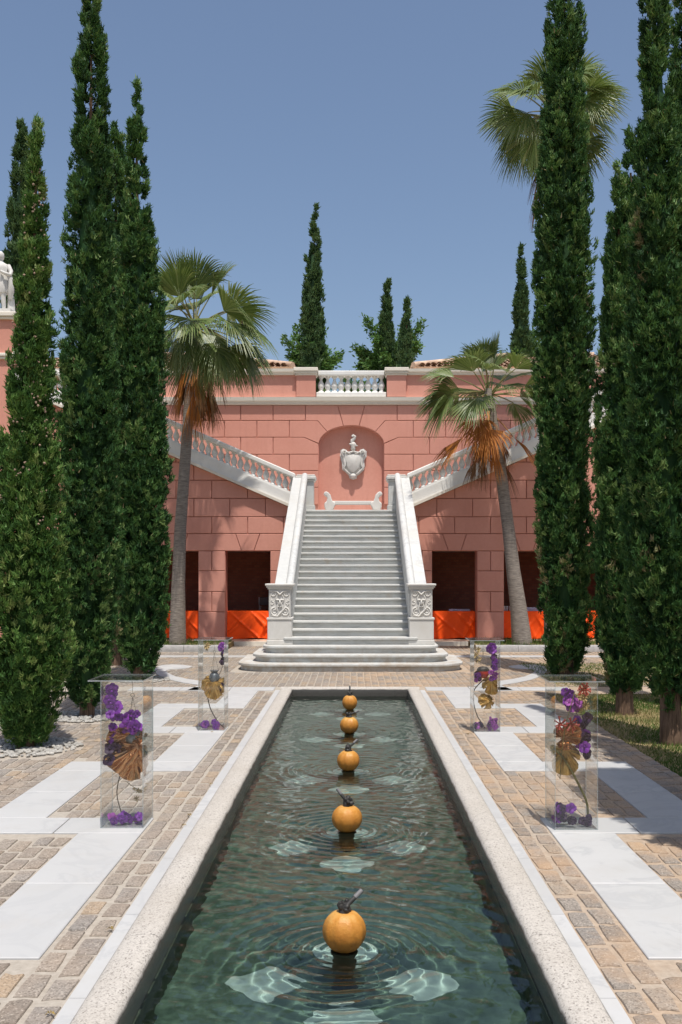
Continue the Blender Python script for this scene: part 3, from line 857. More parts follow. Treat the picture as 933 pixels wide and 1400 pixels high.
for s in (-1, 1):
    # cheek wall with flat coping and rounded rail
    ya, yb = 20.02, 26.18
    sl = RZ / TR
    def zt(y): return 1.60 + sl * (y - 20.02)
    part('cheek_wall', MB().prism([(ya, .3), (ya, zt(ya) - .06), (yb, zt(yb) - .06), (yb, .0), (20.7, .0), (20.7, .3)], s * 1.18, s * 1.50, 'x'), 'stair_marble', gs)
    bevel(part('coping', MB().prism([(ya - .02, zt(ya) - .06), (ya - .02, zt(ya)), (yb, zt(yb)), (yb, zt(yb) - .06)], s * 1.235, s * 1.53, 'x'), 'stair_marble', gs), .01, 2)
    pr = [(1.30, 0), (1.30, .05), (1.285, .085), (1.25, .11), (1.21, .115), (1.17, .1), (1.145, .07), (1.14, .03), (1.145, -.03), (1.165, -.06), (1.165, -.16), (1.19, -.2)]
    v = [];
    for y in (19.78, yb): v += [(s * x, y, zt(y) + z) for x, z in pr]
    n = len(pr)
    f = [(i, (i + 1) % n, n + (i + 1) % n, n + i) for i in range(n)] + [tuple(range(n)), tuple(range(n, 2 * n))]
    part('handrail', MB().add(v, f), 'stair_marble', gs, 45)
    # carved pedestal
    X0, X1 = s * 1.155, s * 1.645; xm = (X0 + X1) / 2
    mb = MB().box(s * 1.14, s * 1.66, 19.66, 20.2, .44, .53).box(s * 1.165, s * 1.645, 19.68, 20.18, .53, .93)
    mb.box(s * 1.15, s * 1.66, 19.665, 20.2, .93, .975).box(s * 1.19, s * 1.62, 19.71, 20.15, .975, 1.535)
    ped = bevel(part('pedestal', mb, 'carved_stone', gs), .012, 2)
    mb = MB().box(s * 1.165, s * 1.645, 19.69, 20.17, 1.535, 1.57).box(s * 1.14, s * 1.67, 19.665, 20.195, 1.57, 1.605).box(s * 1.12, s * 1.69, 19.645, 20.215, 1.605, 1.645)
    bevel(part('pedestal_cap', mb, 'carved_stone', gs), .012, 2)
    # relief: a mask between scrolls and a wreath
    mb = MB()
    def spiral(cx, cz, r0, turns, d, rr=.016):
        pts = []
        for i in range(int(14 * turns) + 1):
            t = i / (14 * turns); a = d * t * turns * 2 * math.pi + math.pi / 2
            q = r0 * (1 - .78 * t); pts.append((cx + q * math.cos(a), 19.708, cz + q * math.sin(a)))
        mb.tube(pts, [rr * (1 - .5 * i / len(pts)) for i in range(len(pts))], 6)
    for d in (-1, 1):
        spiral(xm + d * .10, 1.09, .088, 1.7, -d, .018); spiral(xm + d * .135, 1.445, .062, 1.5, d, .015); spiral(xm + d * .15, 1.27, .05, 1.3, -d, .013)
        mb.tube([(xm + d * .02, 19.708, 1.02), (xm + d * .06, 19.70, 1.17), (xm + d * .03, 19.70, 1.26), (xm + d * .08, 19.708, 1.36), (xm + d * .03, 19.706, 1.46)], [.012, .022, .016, .02, .008], 6)
        mb.blob((xm + d * .045, 19.70, 1.325), (.05, .026, .018), 8, 5)
        mb.tube([(xm + d * .19, 19.708, 1.01), (xm + d * .195, 19.708, 1.18), (xm + d * .185, 19.708, 1.36), (xm + d * .195, 19.708, 1.5)], [.01, .014, .012, .008], 6)
    mb.blob((xm, 19.69, 1.27), (.024, .035, .06), 8, 6); mb.blob((xm, 19.70, 1.195), (.05, .024, .014), 8, 5)
    mb.tube([(xm - .19, 19.708, 1.505), (xm - .06, 19.70, 1.49), (xm, 19.695, 1.43), (xm + .06, 19.70, 1.49), (xm + .19, 19.708, 1.505)], [.008, .018, .02, .018, .008], 6)
    mb.tube([(xm - .17, 19.708, 1.02), (xm - .05, 19.70, 1.0), (xm + .06, 19.70, 1.12), (xm + .16, 19.708, 1.22)], [.01, .02, .02, .008], 6)
    part('carved_relief', mb, 'carved_stone', gs, 60)
    # landing newel
    mb = MB().box(s * .955, s * 1.435, 26.17, 26.62, 3.50, 3.66).box(s * .985, s * 1.405, 26.2, 26.59, 3.66, 4.28)
    bevel(part('newel', mb, 'stair_marble', gs), .012, 2)
    mb = MB().box(s * .95, s * 1.44, 26.165, 26.62, 4.28, 4.33).box(s * .925, s * 1.465, 26.14, 26.65, 4.33, 4.42).box(s * .95, s * 1.44, 26.165, 26.62, 4.42, 4.46)
    bevel(part('newel_cap', mb, 'carved_stone', gs), .02, 3)

# coat of arms in the niche
arms = thing('stone_crest', 'white carved coat of arms with helmet hanging in the pink niche', 'crest', (0, UY + .2, 4.9))
def nz(px, py): # niche zoom pixels
    x, z = at(430 + px / 9.33, 580 + py / 9.33, UY + .15); return (x + .06, z)
def domed(pts, y_back, y_edge, y_mid, parent, name, mat='carved_stone', rings=5):
    pts = [nz(*p) for p in pts]
    m = []
    for i in range(len(pts)):                  # soften outline
        a, b, c = pts[i - 1], pts[i], pts[(i + 1) % len(pts)]
        m += [((a[0] + 3 * b[0]) / 4, (a[1] + 3 * b[1]) / 4), b, ((c[0] + 3 * b[0]) / 4, (c[1] + 3 * b[1]) / 4)]
    pts = m
    cx = sum(p[0] for p in pts) / len(pts); cz = sum(p[1] for p in pts) / len(pts)
    rg_ = [[(x, y_back, z) for x, z in pts]]
    for i in range(rings + 1):
        t = i / (rings + .6); k = 1 - t
        y = y_edge + (y_mid - y_edge) * math.sin(t * math.pi / 2)
        rg_.append([(cx + (x - cx) * k, y, cz + (z - cz) * k) for x, z in pts])
    mb = MB(); outline_solid(mb, rg_); return part(name, mb, mat, parent, 60)
yb_ = UY + .241
domed([(310, 330), (345, 312), (385, 330), (400, 355), (470, 325), (540, 355), (560, 325), (600, 312), (640, 345), (640, 410), (610, 460), (615, 540), (600, 590), (545, 640), (515, 660), (515, 690), (470, 705), (425, 690), (415, 655), (370, 610), (330, 580), (325, 500), (315, 460), (300, 400)], yb_, UY + .15, UY + .10, arms, 'cartouche')
domed([(395, 400), (470, 380), (545, 400), (560, 470), (540, 560), (470, 620), (400, 560), (380, 470)], UY + .15, UY + .085, UY + .04, arms, 'shield')
def crest_tube(pts, rad, nm):
    p3 = [(*nz(x, y), dy) for x, y, dy in pts]
    part(nm, MB().tube([(a, UY + dy, b) for a, b, dy in p3], rad, 8), 'carved_stone', arms, 60)
for d in (-1, 1):
    def m_(x): return 470 + d * (x - 470)
    crest_tube([(m_(600), 410, .10), (m_(620), 370, .09), (m_(600), 335, .09), (m_(575), 345, .09), (m_(580), 372, .10)], [.02, .032, .032, .026, .016], 'scroll')
    crest_tube([(m_(560), 355, .11), (m_(520), 370, .09), (m_(470), 350, .08)], [.02, .03, .028], 'scroll')
    crest_tube([(m_(585), 450, .11), (m_(570), 520, .10), (m_(595), 560, .10), (m_(560), 600, .11), (m_(510), 640, .12)], [.02, .034, .03, .03, .018], 'scroll')
hx, hz = nz(468, 270)
mb = MB().lathe([(.05, -.14), (.075, -.10), (.06, -.06), (.085, 0), (.08, .05), (.05, .085)], (hx, UY + .13, hz), 12)
mb.tube([(hx - .06, UY + .1, hz + .02), (hx - .11, UY + .1, hz + .04)], [.03, .015], 6); mb.tube([(hx + .05, UY + .1, hz - .01), (hx + .13, UY + .09, hz - .02)], [.035, .012], 6)
part('helmet', mb, 'carved_stone', arms, 60)
part('plume', MB().tube([(hx - .03, UY + .13, hz + .07), (hx - .02, UY + .12, hz + .14), (hx + .03, UY + .12, hz + .19), (hx + .045, UY + .11, hz + .24), (hx + .0, UY + .1, hz + .27), (hx - .03, UY + .1, hz + .24)], [.05, .055, .05, .05, .045, .03], 10), 'carved_stone', arms, 60)
part('base_mask', MB().blob((nz(468, 660)[0], UY + .12, nz(468, 660)[1]), (.085, .06, .07), 10, 8), 'carved_stone', arms, 60)
# scroll-ended rail under the crest
bench = thing('scroll_rail', 'low white rail with two scrolled ends at the foot of the niche', 'rail', (0, UY + .1, 3.53))
def nz2(px, py):
    x, z = at(430 + px / 9.33, 580 + py / 9.33, 27.4); return (x + .06, z - .0)
sc_out = [(92, 895), (100, 868), (125, 860), (152, 872), (180, 905), (192, 950), (205, 980), (238, 1000), (243, 1030), (225, 1060), (212, 1100), (120, 1100), (102, 1060), (100, 1010), (130, 985), (138, 950), (125, 920), (105, 915)]
for d in (-1, 1):
    pts = [nz2(466 + d * (x - 466) * -1 if d > 0 else x, y) for x, y in sc_out]
    bevel(part('scroll_end', MB().prism(pts, 27.30, 27.52), 'carved_stone', bench), .03, 3)
a, b = nz2(205, 1028), nz2(728, 980)
bevel(part('bar', MB().box(a[0], b[0], 27.34, 27.48, a[1], b[1]), 'carved_stone', bench), .02, 2)
z_low = min(p[1] for p in pts)
part('foot_slab', MB().box(a[0] - .3, b[0] + .3, 27.28, 27.55, 3.526, max(3.535, z_low + .01)), 'carved_stone', bench)

# ------------------------------------------------------------------ buildings with tiled roofs behind
def roof_house(sx, x0, x1, y0, y1, ze, pitch, label):
    h = thing('tiled_roof_house', label, 'building', (sx * (x0 + x1) / 2, (y0 + y1) / 2, 6.6))
    part('wall', MB().box(sx * (x0 + .35), sx * (x1 - .35), y0 + .4, y1 - .4, 6.6, ze), 'pink_stucco', h)
    part('eave_moulding', MB().box(sx * (x0 + .2), sx * (x1 - .2), y0 + .25, y1 - .25, ze - .14, ze - .002), 'cream_moulding', h)
    w = (y1 - y0) / 2; zr = ze + w * pitch
    v = [(sx * x0, y0, ze), (sx * x1, y0, ze), (sx * x1, y1, ze), (sx * x0, y1, ze), (sx * (x0 + w), y0 + w, zr), (sx * (x1 - w), y0 + w, zr)]
    part('roof', MB().add(v, [(0, 1, 5, 4), (1, 2, 5), (2, 3, 4, 5), (3, 0, 4), (0, 3, 2, 1)]), 'terracotta', h)
    mb = MB()
    def col(px, py, dx, dy, L, rad):            # one run of barrel tiles up the slope
        if L < .15: return
        n = max(1, int(L / .34)); st_ = L / n
        for i in range(n):
            a = i * st_; b = a + st_ + .04
            z_a = ze + a * pitch + .012 * (1 if i else 1); z_b = ze + b * pitch
            seg = 5; vs = []
            for (t, z, r_) in ((a - (.06 if i == 0 else 0), z_a + .025, rad * 1.12), (b, z_b, rad * .92)):
                for k in range(seg + 1):
                    an = math.pi * k / seg
                    vs.append((px + dx * t + (dy) * r_ * math.cos(an), py + dy * t + dx * r_ * math.cos(an), z + r_ * math.sin(an)))
            mb.add(vs, [(k, k + 1, seg + 2 + k, seg + 1 + k) for k in range(seg)])
    x = x0 + .1
    while x < x1 - .05:
        L = min(w, x - x0, x1 - x); col(sx * x, y0, 0, 1, L, .085); x += .2
    y = y0 + .1
    while y < y1 - .05:
        L = min(w, y - y0, y1 - y); col(sx * x0, y, sx, 0, L, .085); y += .2
    part('roof_tiles', mb, 'terracotta', h, 60, kind='stuff', fix=False)
    part('hip_ridge', MB().tube([(sx * x0, y0, ze + .06), (sx * (x0 + w), y0 + w, zr + .08), (sx * (x1 - w), y0 + w, zr + .08)], .1, 8), 'terracotta', h, 60)
roof_house(-1, 1.95, 13, 33.0, 41.0, 8.72, .30, 'pink house with terracotta barrel tile roof behind the taller leafy palm')
roof_house(1, 2.05, 13, 33.0, 41.0, 8.72, .30, 'pink house with terracotta barrel tile roof behind the orange-skirted palm')

# ------------------------------------------------------------------ cypresses
def cypress(label, x, y, prof_, n_clump, per, seed, L=.085, W=.024, z0=0.0, mat='cypress_leaf', trunk_r=.085, lean=(0, 0), group='cypresses along the pool walk', trunk_h=None, cones=0):
    """prof_: list of (height, radius) of the crown, lowest first."""
    rs = np.random.RandomState(seed)
    hs = np.array([p[0] for p in prof_]); rr = np.array([p[1] for p in prof_]) * .88
    n_clump = int(n_clump * 1.35); per = int(per * 1.5)
    t = thing('cypress_tree', label, 'tree', (x, y, z0), group)
    zb, zt_ = hs[0], hs[-1]
    def ctr(z):
        f = np.clip((z - z0) / (zt_ - z0), 0, 1)
        return x + lean[0] * f, y + lean[1] * f
    # trunk, with a few limbs rising inside the crown
    th = trunk_h or (zb + .5)
    mb = MB()
    npt = 9
    mb.tube([(*[float(c) for c in ctr(z0 + (zt_ - z0) * .9 * i / (npt - 1))], z0 - .02 + (zt_ - z0) * .9 * i / (npt - 1)) for i in range(npt)],
            [trunk_r * (1.18 if i == 0 else 1) * (1 - .85 * i / (npt - 1)) for i in range(npt)], 10)
    part('trunk', mb, 'cypress_bark', t, 60)
    # clumps: upright teardrops over the crown
    zz = np.linspace(zb, zt_, 400); rz = np.interp(zz, hs, rr)
    cdf = np.cumsum(rz + .05); cdf /= cdf[-1]
    zc = np.interp(rs.rand(n_clump), cdf, zz)
    rc = np.interp(zc, hs, rr)
    an = rs.rand(n_clump) * 2 * np.pi
    lump = np.array([mnoise.noise(Vector((math.cos(a) * 1.5 + seed, math.sin(a) * 1.5, z * .7))) for a, z in zip(an, zc)])
    lump2 = np.array([mnoise.noise(Vector((math.cos(a) * 3 - seed, math.sin(a) * 3, z * 2.2))) for a, z in zip(an, zc)])
    rad = rc * (.30 + .58 * np.sqrt(rs.rand(n_clump)) + .14 * lump + .10 * lump2)
    ca = np.clip(rc * rs.uniform(.15, .36, n_clump), .03, .17)      # clump half width
    cb = ca * rs.uniform(2.0, 3.8, n_clump)                           # half height
    cx0, cy0 = ctr(zc)
    C = np.stack([cx0 + rad * np.cos(an), cy0 + rad * np.sin(an), zc], -1)
    radial = np.stack([np.cos(an), np.sin(an), np.zeros(n_clump)], -1)
    ctint = np.clip(rs.normal(.45, .2, n_clump) + .3 * lump2, 0, .95)
    brown = rs.rand(n_clump) < .008
    # small tufts over each clump's outer surface, sprays radiating from every tuft
    TS = 13; per = int(per * 1.45); nt = max(4, per // TS)
    ti = np.repeat(np.arange(n_clump), nt); M = len(ti)
    d = rs.normal(size=(M, 3)); d /= np.linalg.norm(d, axis=1)[:, None]
    dot = (d * radial[ti]).sum(1); flip = (dot < -.25) & (rs.rand(M) < .85)
    d[flip] -= 2 * (dot[flip])[:, None] * radial[ti][flip]
    sc = np.stack([ca[ti], ca[ti], cb[ti]], -1)
    off = d * sc * rs.uniform(.6, 1.05, M)[:, None]
    off[:, :2] += radial[ti][:, :2] * (off[:, 2:3] * .18)
    TC = C[ti] + off
    taxis = np.array([0, 0, 1.0]) * rs.uniform(.2, 1.0, M)[:, None] + d * .7 + radial[ti] * .3 + rs.normal(0, .35, (M, 3))
    taxis /= np.linalg.norm(taxis, axis=1)[:, None]
    ttint = np.clip(ctint[ti] + rs.normal(0, .17, M), 0, .95)
    idx = np.repeat(np.arange(M), TS); N = len(idx)
    D = taxis[idx] * .85 + np.array([0, 0, .5]) + rs.normal(0, .45, (N, 3)); D /= np.linalg.norm(D, axis=1)[:, None]
    P = TC[idx] + rs.normal(0, L * .22, (N, 3))
    ref = rs.normal(size=(N, 3)); S1 = np.cross(D, ref); S1 /= np.linalg.norm(S1, axis=1)[:, None]
    S2 = np.cross(D, S1)
    ll = (L * .8 * rs.uniform(.55, 1.4, N))[:, None]; ww = (W * .62 * rs.uniform(.7, 1.3, N))[:, None]
    tris = []
    for S, k in ((S1, 0.0), (S2, .12)):
        tris.append(np.stack([P - D * ll * .3 - S * ww, P - D * ll * (.3 - k) + S * ww, P + D * ll * .75 + S * ww * .4], 1))
    V = np.stack(tris, 1).reshape(-1, 3)
    Fq = np.arange(len(V)).reshape(-1, 3)
    tint = np.clip(ttint[idx] + rs.normal(0, .1, N), 0, 1)
    tint = np.where(rs.rand(N) < .012, rs.uniform(.93, 1, N), np.minimum(tint, .92))
    tint = np.where(brown[ti[idx]], rs.uniform(.96, 1, N), tint)
    tint = np.repeat(tint, 2)
    # leader tip
    # inner mass so the sky does not show through the dense crown
    seg = 14; ring_n = 40; zs = np.linspace(zb + .02, zt_ - (zt_ - zb) * .22, ring_n)
    rcore = np.interp(zs, hs, rr) * .44
    cv = []
    for i in range(ring_n):
        cx_, cy_ = ctr(zs[i])
        for k in range(seg):
            a = 2 * math.pi * k / seg; m = 1 + .22 * mnoise.noise(Vector((math.cos(a) * 2 + seed, math.sin(a) * 2, zs[i] * 1.4)))
            cv.append((cx_ + rcore[i] * m * math.cos(a), cy_ + rcore[i] * m * math.sin(a), zs[i]))
    cf = [t3 for i in range(ring_n - 1) for k in range(seg) for t3 in ((i * seg + k, i * seg + (k + 1) % seg, (i + 1) * seg + (k + 1) % seg), (i * seg + k, (i + 1) * seg + (k + 1) % seg, (i + 1) * seg + k))]
    o = len(V)
    V = np.concatenate([V, np.array(cv)]); Fq = np.concatenate([Fq, np.array(cf) + o]); tint = np.concatenate([tint, np.full(len(cf), .2)])
    part('crown', mesh_np('crown', V, Fq, mat, tint), None, t)
    if cones:
        mb = MB(); rg_ = random.Random(seed)
        for k in range(cones):
            z = zb + (zt_ - zb) * rg_.uniform(.3, .93); a = rg_.uniform(-2.6, -.5); r_ = float(np.interp(z, hs, rr)) * rg_.uniform(.93, 1.08)
            cx_, cy_ = ctr(z)
            for j in range(rg_.choice((1, 1, 2, 3))):
                mb.blob((float(cx_) + r_ * math.cos(a) + rg_.uniform(-.03, .03), float(cy_) + r_ * math.sin(a), z + rg_.uniform(-.05, .05)), rg_.uniform(.009, .014), 6, 4, .15, rg_)
        part('cones', mb, 'cone', t, kind='stuff', fix=False)
    return t
cypress('light green cypress with pale cones and white pebbles ringing its trunk', -3.39, 10.45,
        [(.16, .20), (.35, .36), (.9, .46), (1.7, .44), (2.6, .34), (3.4, .275), (4.4, .205), (5.3, .14), (5.9, .09), (6.3, .05), (6.62, .015)], 420, 95, 1, .066, .0125, mat='cypress_leaf_light', trunk_r=.085, lean=(.12, 0), cones=80)
cypress('tallest dark cypress by the pebble bed, its tip above every other tree there', -3.36, 12.75,
        [(.24, .17), (.5, .34), (1.2, .41), (2.6, .40), (4.2, .385), (5.6, .34), (6.8, .30), (7.7, .24), (8.3, .23), (8.8, .16), (9.2, .08), (9.45, .02)], 520, 85, 2, .072, .0135, trunk_r=.085, lean=(.06, 0))
cypress('dark cypress with thin wispy tip beside the taller leafy palm', -3.62, 17.2,
        [(.22, .26), (.6, .44), (1.6, .52), (3.5, .56), (5.2, .50), (6.6, .40), (7.6, .31), (8.6, .22), (9.4, .15), (9.9, .07), (10.35, .015)], 480, 80, 3, .095, .018, trunk_r=.12, lean=(-.08, 0))
cypress('narrow cypress tip showing between two larger cypresses', -4.72, 20.0,
        [(.3, .25), (1.5, .5), (5, .55), (8, .42), (9.5, .27), (10.5, .14), (11.3, .02)], 340, 65, 4, .12, .024, trunk_r=.12)
cypress('far dark cypress rising behind the white statue', -10.6, 32.0,
        [(6.8, .5), (9, .62), (12, .52), (14.5, .34), (15.8, .14), (16.4, .03)], 260, 40, 5, .19, .045, z0=0, trunk_r=.2, mat='cypress_leaf_far', group='cypresses behind the terrace')
cypress('cypress standing on the lawn with a thick trunk, nearest to the paving edge', 3.50, 10.8,
        [(.42, .12), (.62, .24), (1.0, .40), (1.8, .48), (3.2, .46), (4.6, .38), (5.8, .28), (6.8, .20), (7.6, .16), (8.6, .12), (9.3, .03)], 480, 90, 6, .07, .013, trunk_r=.11, lean=(-.22, 0))
cypress('shorter cypress with forked wispy tips standing on the lawn', 3.62, 13.1,
        [(.30, .15), (.5, .27), (1.1, .35), (2.2, .385), (3.6, .38), (4.8, .32), (5.8, .24), (6.5, .15), (6.95, .06), (7.2, .015)], 440, 85, 7, .076, .0145, trunk_r=.105, lean=(-.08, 0))
cypress('massive dark cypress whose top hides the crown of the tallest palm', 3.87, 18.0,
        [(.18, .30), (.5, .46), (1.5, .52), (2.8, .56), (4.5, .54), (6.5, .55), (8.5, .50), (10.2, .42), (11.6, .37), (12.6, .32), (13.6, .18), (14.3, .03)], 640, 85, 8, .098, .019, trunk_r=.14, lean=(-.02, 0))
cypress('slim cypress tip behind the lawn cypresses', 4.62, 16.4,
        [(.3, .25), (2, .36), (5, .34), (7.2, .22), (8.4, .13), (9.4, .02)], 300, 60, 9, .1, .021, trunk_r=.12)
cypress('tall cypress behind the thick-trunked one on the lawn', 4.68, 13.9,
        [(.3, .25), (1.5, .36), (4.5, .36), (7.0, .28), (9.0, .22), (10.5, .14), (11.2, .02)], 380, 75, 10, .085, .0165, trunk_r=.12)
for k, (cx_, cy_, hh) in enumerate(((3.5, 8.2, 9.0), (3.2, 5.9, 10.5))):
    cypress(('cypress standing on the lawn next to the red-lily column', 'outermost lawn cypress at the open end of the pool walk')[k], cx_, cy_,
            [(.35, .2), (.8, .42 + .3 * k), (2, .52 + .38 * k), (4.5, .52 + .36 * k), (hh * .7, .40 + .28 * k), (hh * .88, .2 + .15 * k), (hh, .02)], 240 + 160 * k, 40, 14 + k, .13, .036, trunk_r=.11)
FG = 'cypresses behind the terrace'
def far_c(px, top, y, rmax, seed, label, lean=(0, 0)):
    xx, zt_ = at(px, top, y)
    cypress(label, xx, y, [(6.7, rmax * .8), (7.6, rmax), (6.7 + (zt_ - 6.7) * .45, rmax * .85), (6.7 + (zt_ - 6.7) * .75, rmax * .5), (6.7 + (zt_ - 6.7) * .92, rmax * .2), (zt_, .02)], 170, 40, seed, .17, .042, 6.6, 'cypress_leaf_far', .1, lean, FG)
far_c(421, 278, 36.0, .56, 20, 'tall far cypress with a side spur above the parapet pier', (.28, 0))
far_c(529, 372, 36.0, .36, 21, 'far cypress with a twin tip rising from the leafy tree', (0, 0))
far_c(548, 412, 35.0, .33, 22, 'small leaning far cypress beside the twin-tipped one', (.25, 0))
far_c(713, 336, 36.0, .46, 23, 'far cypress above the palm with orange dead fronds', (0, 0))
far_c(437, 428, 37.0, .26, 24, 'low far cypress tip beside the tall spurred one')
# side spur and twin tip
def leafy(label, x, y, z0, cz, rx, rz, n, seed, mat='tree_leaf', L=.16):
    rs = np.random.RandomState(seed); t = thing('leafy_tree', label, 'tree', (x, y, z0), 'leafy trees behind the terrace')
    mb = MB().tube([(x, y, z0 - .02), (x + .05, y, (z0 + cz) / 2), (x, y, cz)], [.1, .08, .05], 8)
    nb = 26; B = []
    for k in range(nb):
        a = rs.uniform(0, 6.28); e_ = rs.uniform(-.25, 1.2); r_ = rs.uniform(.55, 1.05)
        tip = Vector((x + rx * r_ * math.cos(a) * math.cos(e_), y + rx * r_ * math.sin(a) * math.cos(e_), cz + rz * r_ * math.sin(e_)))
        mb.tube([(x, y, cz - rz * .3), ((x + tip.x) / 2, (y + tip.y) / 2, (cz + tip.z) / 2 + .1), tuple(tip)], [.03, .02, .006], 5); B.append(tip)
    part('trunk', mb, 'cypress_bark', t, 60)
    B = np.array([tuple(b) for b in B]); c0 = np.array([x, y, cz - rz * .2])
    i = rs.randint(0, nb, n); f = rs.uniform(.3, 1.08, n)[:, None]
    P = c0 + (B[i] - c0) * f + rs.normal(0, .13, (n, 3)) * (1.15 - f * .5)
    D = (B[i] - c0); D /= np.linalg.norm(D, axis=1)[:, None]; D = D + rs.normal(0, .6, (n, 3)) - np.array([0, 0, .25]); D /= np.linalg.norm(D, axis=1)[:, None]
    S = np.cross(D, rs.normal(size=(n, 3))); S /= np.linalg.norm(S, axis=1)[:, None]
    ll = (L * rs.uniform(.6, 1.3, n))[:, None]; w = ll * .2
    V = np.stack([P, P + D * ll * .5 + S * w, P + D * ll, P + D * ll * .5 - S * w], 1).reshape(-1, 3)
    part('crown', mesh_np('crown', V, np.arange(len(V)).reshape(-1, 4), mat, np.clip(rs.normal(.5, .25, n), 0, 1)), None, t)
leafy('bright leafy tree around the tall spurred far cypress', at(428, 470, 36.6)[0], 36.6, 6.6, 9.6, 1.1, 1.8, 9000, 31)
leafy('broad bright leafy tree around the twin-tipped far cypress', at(538, 470, 36.8)[0], 36.8, 6.6, 9.6, 1.5, 1.9, 13000, 32)
leafy('leafy tree below the far cypress next to the massive dark cypress', at(716, 470, 36.5)[0], 36.5, 6.6, 9.4, 1.0, 1.6, 5200, 33)
leafy('low bush peeping over the parapet balustrade', at(474, 497, 35.5)[0], 35.5, 6.6, 7.9, 1.1, .95, 3600, 34)

# ------------------------------------------------------------------ fan palms
def frond(origin, az, el, pet, blade, seed, spread=2.5, nb=38, droop=.35, dead=False, twist=0.0, fold=.25):
    """One fan leaf in world space: returns petiole points and blade arrays."""
    rg_ = random.Random(seed)
    d = Vector((math.cos(az) * math.cos(el), math.sin(az) * math.cos(el), math.sin(el)))
    side = Vector((-math.sin(az), math.cos(az), 0))
    nrm = d.cross(side) * -1
    if nrm.z < 0 and el < 1.2: nrm = -nrm
    side = (side * math.cos(twist) + nrm * math.sin(twist)).normalized(); nrm = side.cross(d).normalized()
    if nrm.z < 0: nrm = -nrm
    o = Vector(origin); pts = []
    for i in range(6):
        t = i / 5; p = o + d * pet * t; p.z -= pet * droop * .35 * t * t; pts.append(p)
    hub = pts[-1]; dd = (pts[-1] - pts[-2]).normalized()
    nrm = (nrm - dd * nrm.dot(dd)).normalized(); side = dd.cross(nrm).normalized()
    hinge = max(0, min(1.0, .55 - .55 * el)) * rg_.uniform(.5, 1.3) if not dead else rg_.uniform(-.1, .15)
    dd, nrm = (dd * math.cos(hinge) - nrm * math.sin(hinge)).normalized(), (nrm * math.cos(hinge) + dd * math.sin(hinge)).normalized()
    V = []; Fc = []; T = []
    rows = (0.02, .25, .42, .55, .78, 1.0); hw = spread / nb / 2
    for b in range(nb):
        a = -spread / 2 + spread * (b + .5) / nb
        a += rg_.uniform(-.015, .015)
        lb = blade * (.72 + .28 * math.cos(a * .8)) * rg_.uniform(.9, 1.06)
        u = dd * math.cos(a) + side * math.sin(a)
        u = (u + nrm * (fold * abs(math.sin(a)) )).normalized()
        w = (side * math.cos(a) - dd * math.sin(a)).normalized()
        tipd = rg_.uniform(.7, 1.35) * droop; base = len(V)
        tn = min(1, max(0, rg_.gauss(.5, .22)))
        bend = rg_.uniform(-.1, .1)
        for ri, t in enumerate(rows):
            p = hub + u * lb * t
            p += nrm * (-.04 * lb * t * t)
            p.z -= lb * tipd * max(0, t - .55) ** 1.6 * 1.7
            p += w * (bend * lb * max(0, t - .5) ** 2)
            half = lb * t * math.tan(hw) * 1.05 if t < .55 else lb * .55 * math.tan(hw) * 1.05 * (1 - ((t - .55) / .45) ** 1.3) + .0018
            rib = nrm * (half * .8)
            V += [p - w * half - rib * .5, p + rib * .5, p + w * half - rib * .5]
        for ri in range(len(rows) - 1):
            k = base + ri * 3
            Fc += [(k, k + 1, k + 4, k + 3), (k + 1, k + 2, k + 5, k + 4)]; tt = min(1, tn * .8 + (.22 * max(0, rows[ri] - .4) if not dead else 0)); T += [tt, tt]
    return pts, [tuple(v) for v in V], Fc, T
def palm(label, base, path, radii, crown, fr_list, seed, group='fan palms in front of the terrace', skirt=0, skirt_len=1.6):
    t = thing('fan_palm', label, 'palm', base, group)
    part('trunk', MB().tube(path, radii, 14), 'palm_bark', t, 60)
    rg_ = random.Random(seed); c = Vector(crown)
    def add(o, az, el, pet, bl, dead, mat=None, **kw):
        pts, V, Fc, T = frond(o, az, el, pet, bl, rg_.randrange(10 ** 6), dead=dead, **kw)
        me = mesh_np('frond', np.array(V), np.array(Fc), mat or ('dead_palm_leaf' if dead else 'palm_leaf'), T)
        f = part('dead_frond' if dead else 'frond', me, None, t)
        mb = MB().tube(pts, [.022 - .011 * i / 5 for i in range(6)], 5)
        o_ = part('petiole', mb, 'dead_pet' if dead else 'petiole', f, 60)
    for fr in fr_list: add(c + Vector((rg_.uniform(-.07, .07), rg_.uniform(-.07, .07), fr.get('dz', 0) + rg_.uniform(-.1, .1))), fr['az'], fr['el'], fr.get('pet', .9), fr.get('bl', .95), fr.get('dead', False), spread=fr.get('spread', 2.35), droop=fr.get('droop', .35), twist=fr.get('twist', 0), nb=fr.get('nb', 36))
    for k in range(skirt):
        az = rg_.uniform(0, 6.28); o = c + Vector((.12 * math.cos(az), .12 * math.sin(az), -.35 - rg_.uniform(0, .75)))
        add(o, az, -1.0 - rg_.uniform(0, .4), rg_.uniform(.35, .6), rg_.uniform(.7, 1.05) * skirt_len / 1.6, True, mat='skirt_leaf' if k % 3 else 'dead_palm_leaf', spread=rg_.uniform(.5, 1.0), droop=.5, nb=22)
    part('bud', MB().tube([(c.x, c.y, c.z - .35), (c.x, c.y, c.z + .15)], [.17, .08], 10), 'palm_bark', t, 60)
    return t
simple('petiole', (.20, .19, .07), .5, var=.3)
simple('dead_pet', (.36, .16, .05), .7, var=.3)
def ring_fronds(rg_, n, el0, el1, pet, bl, **kw):
    out = []
    for k in range(n):
        out.append(dict(az=2 * math.pi * (k + rg_.uniform(-.3, .3)) / n, el=rg_.uniform(el0, el1), pet=pet * rg_.uniform(.85, 1.1), bl=bl * rg_.uniform(.9, 1.08), droop=rg_.uniform(.3, .55), twist=rg_.uniform(-.75, .75), **kw))
    return out
rg_ = random.Random(77)
PY = 24.1
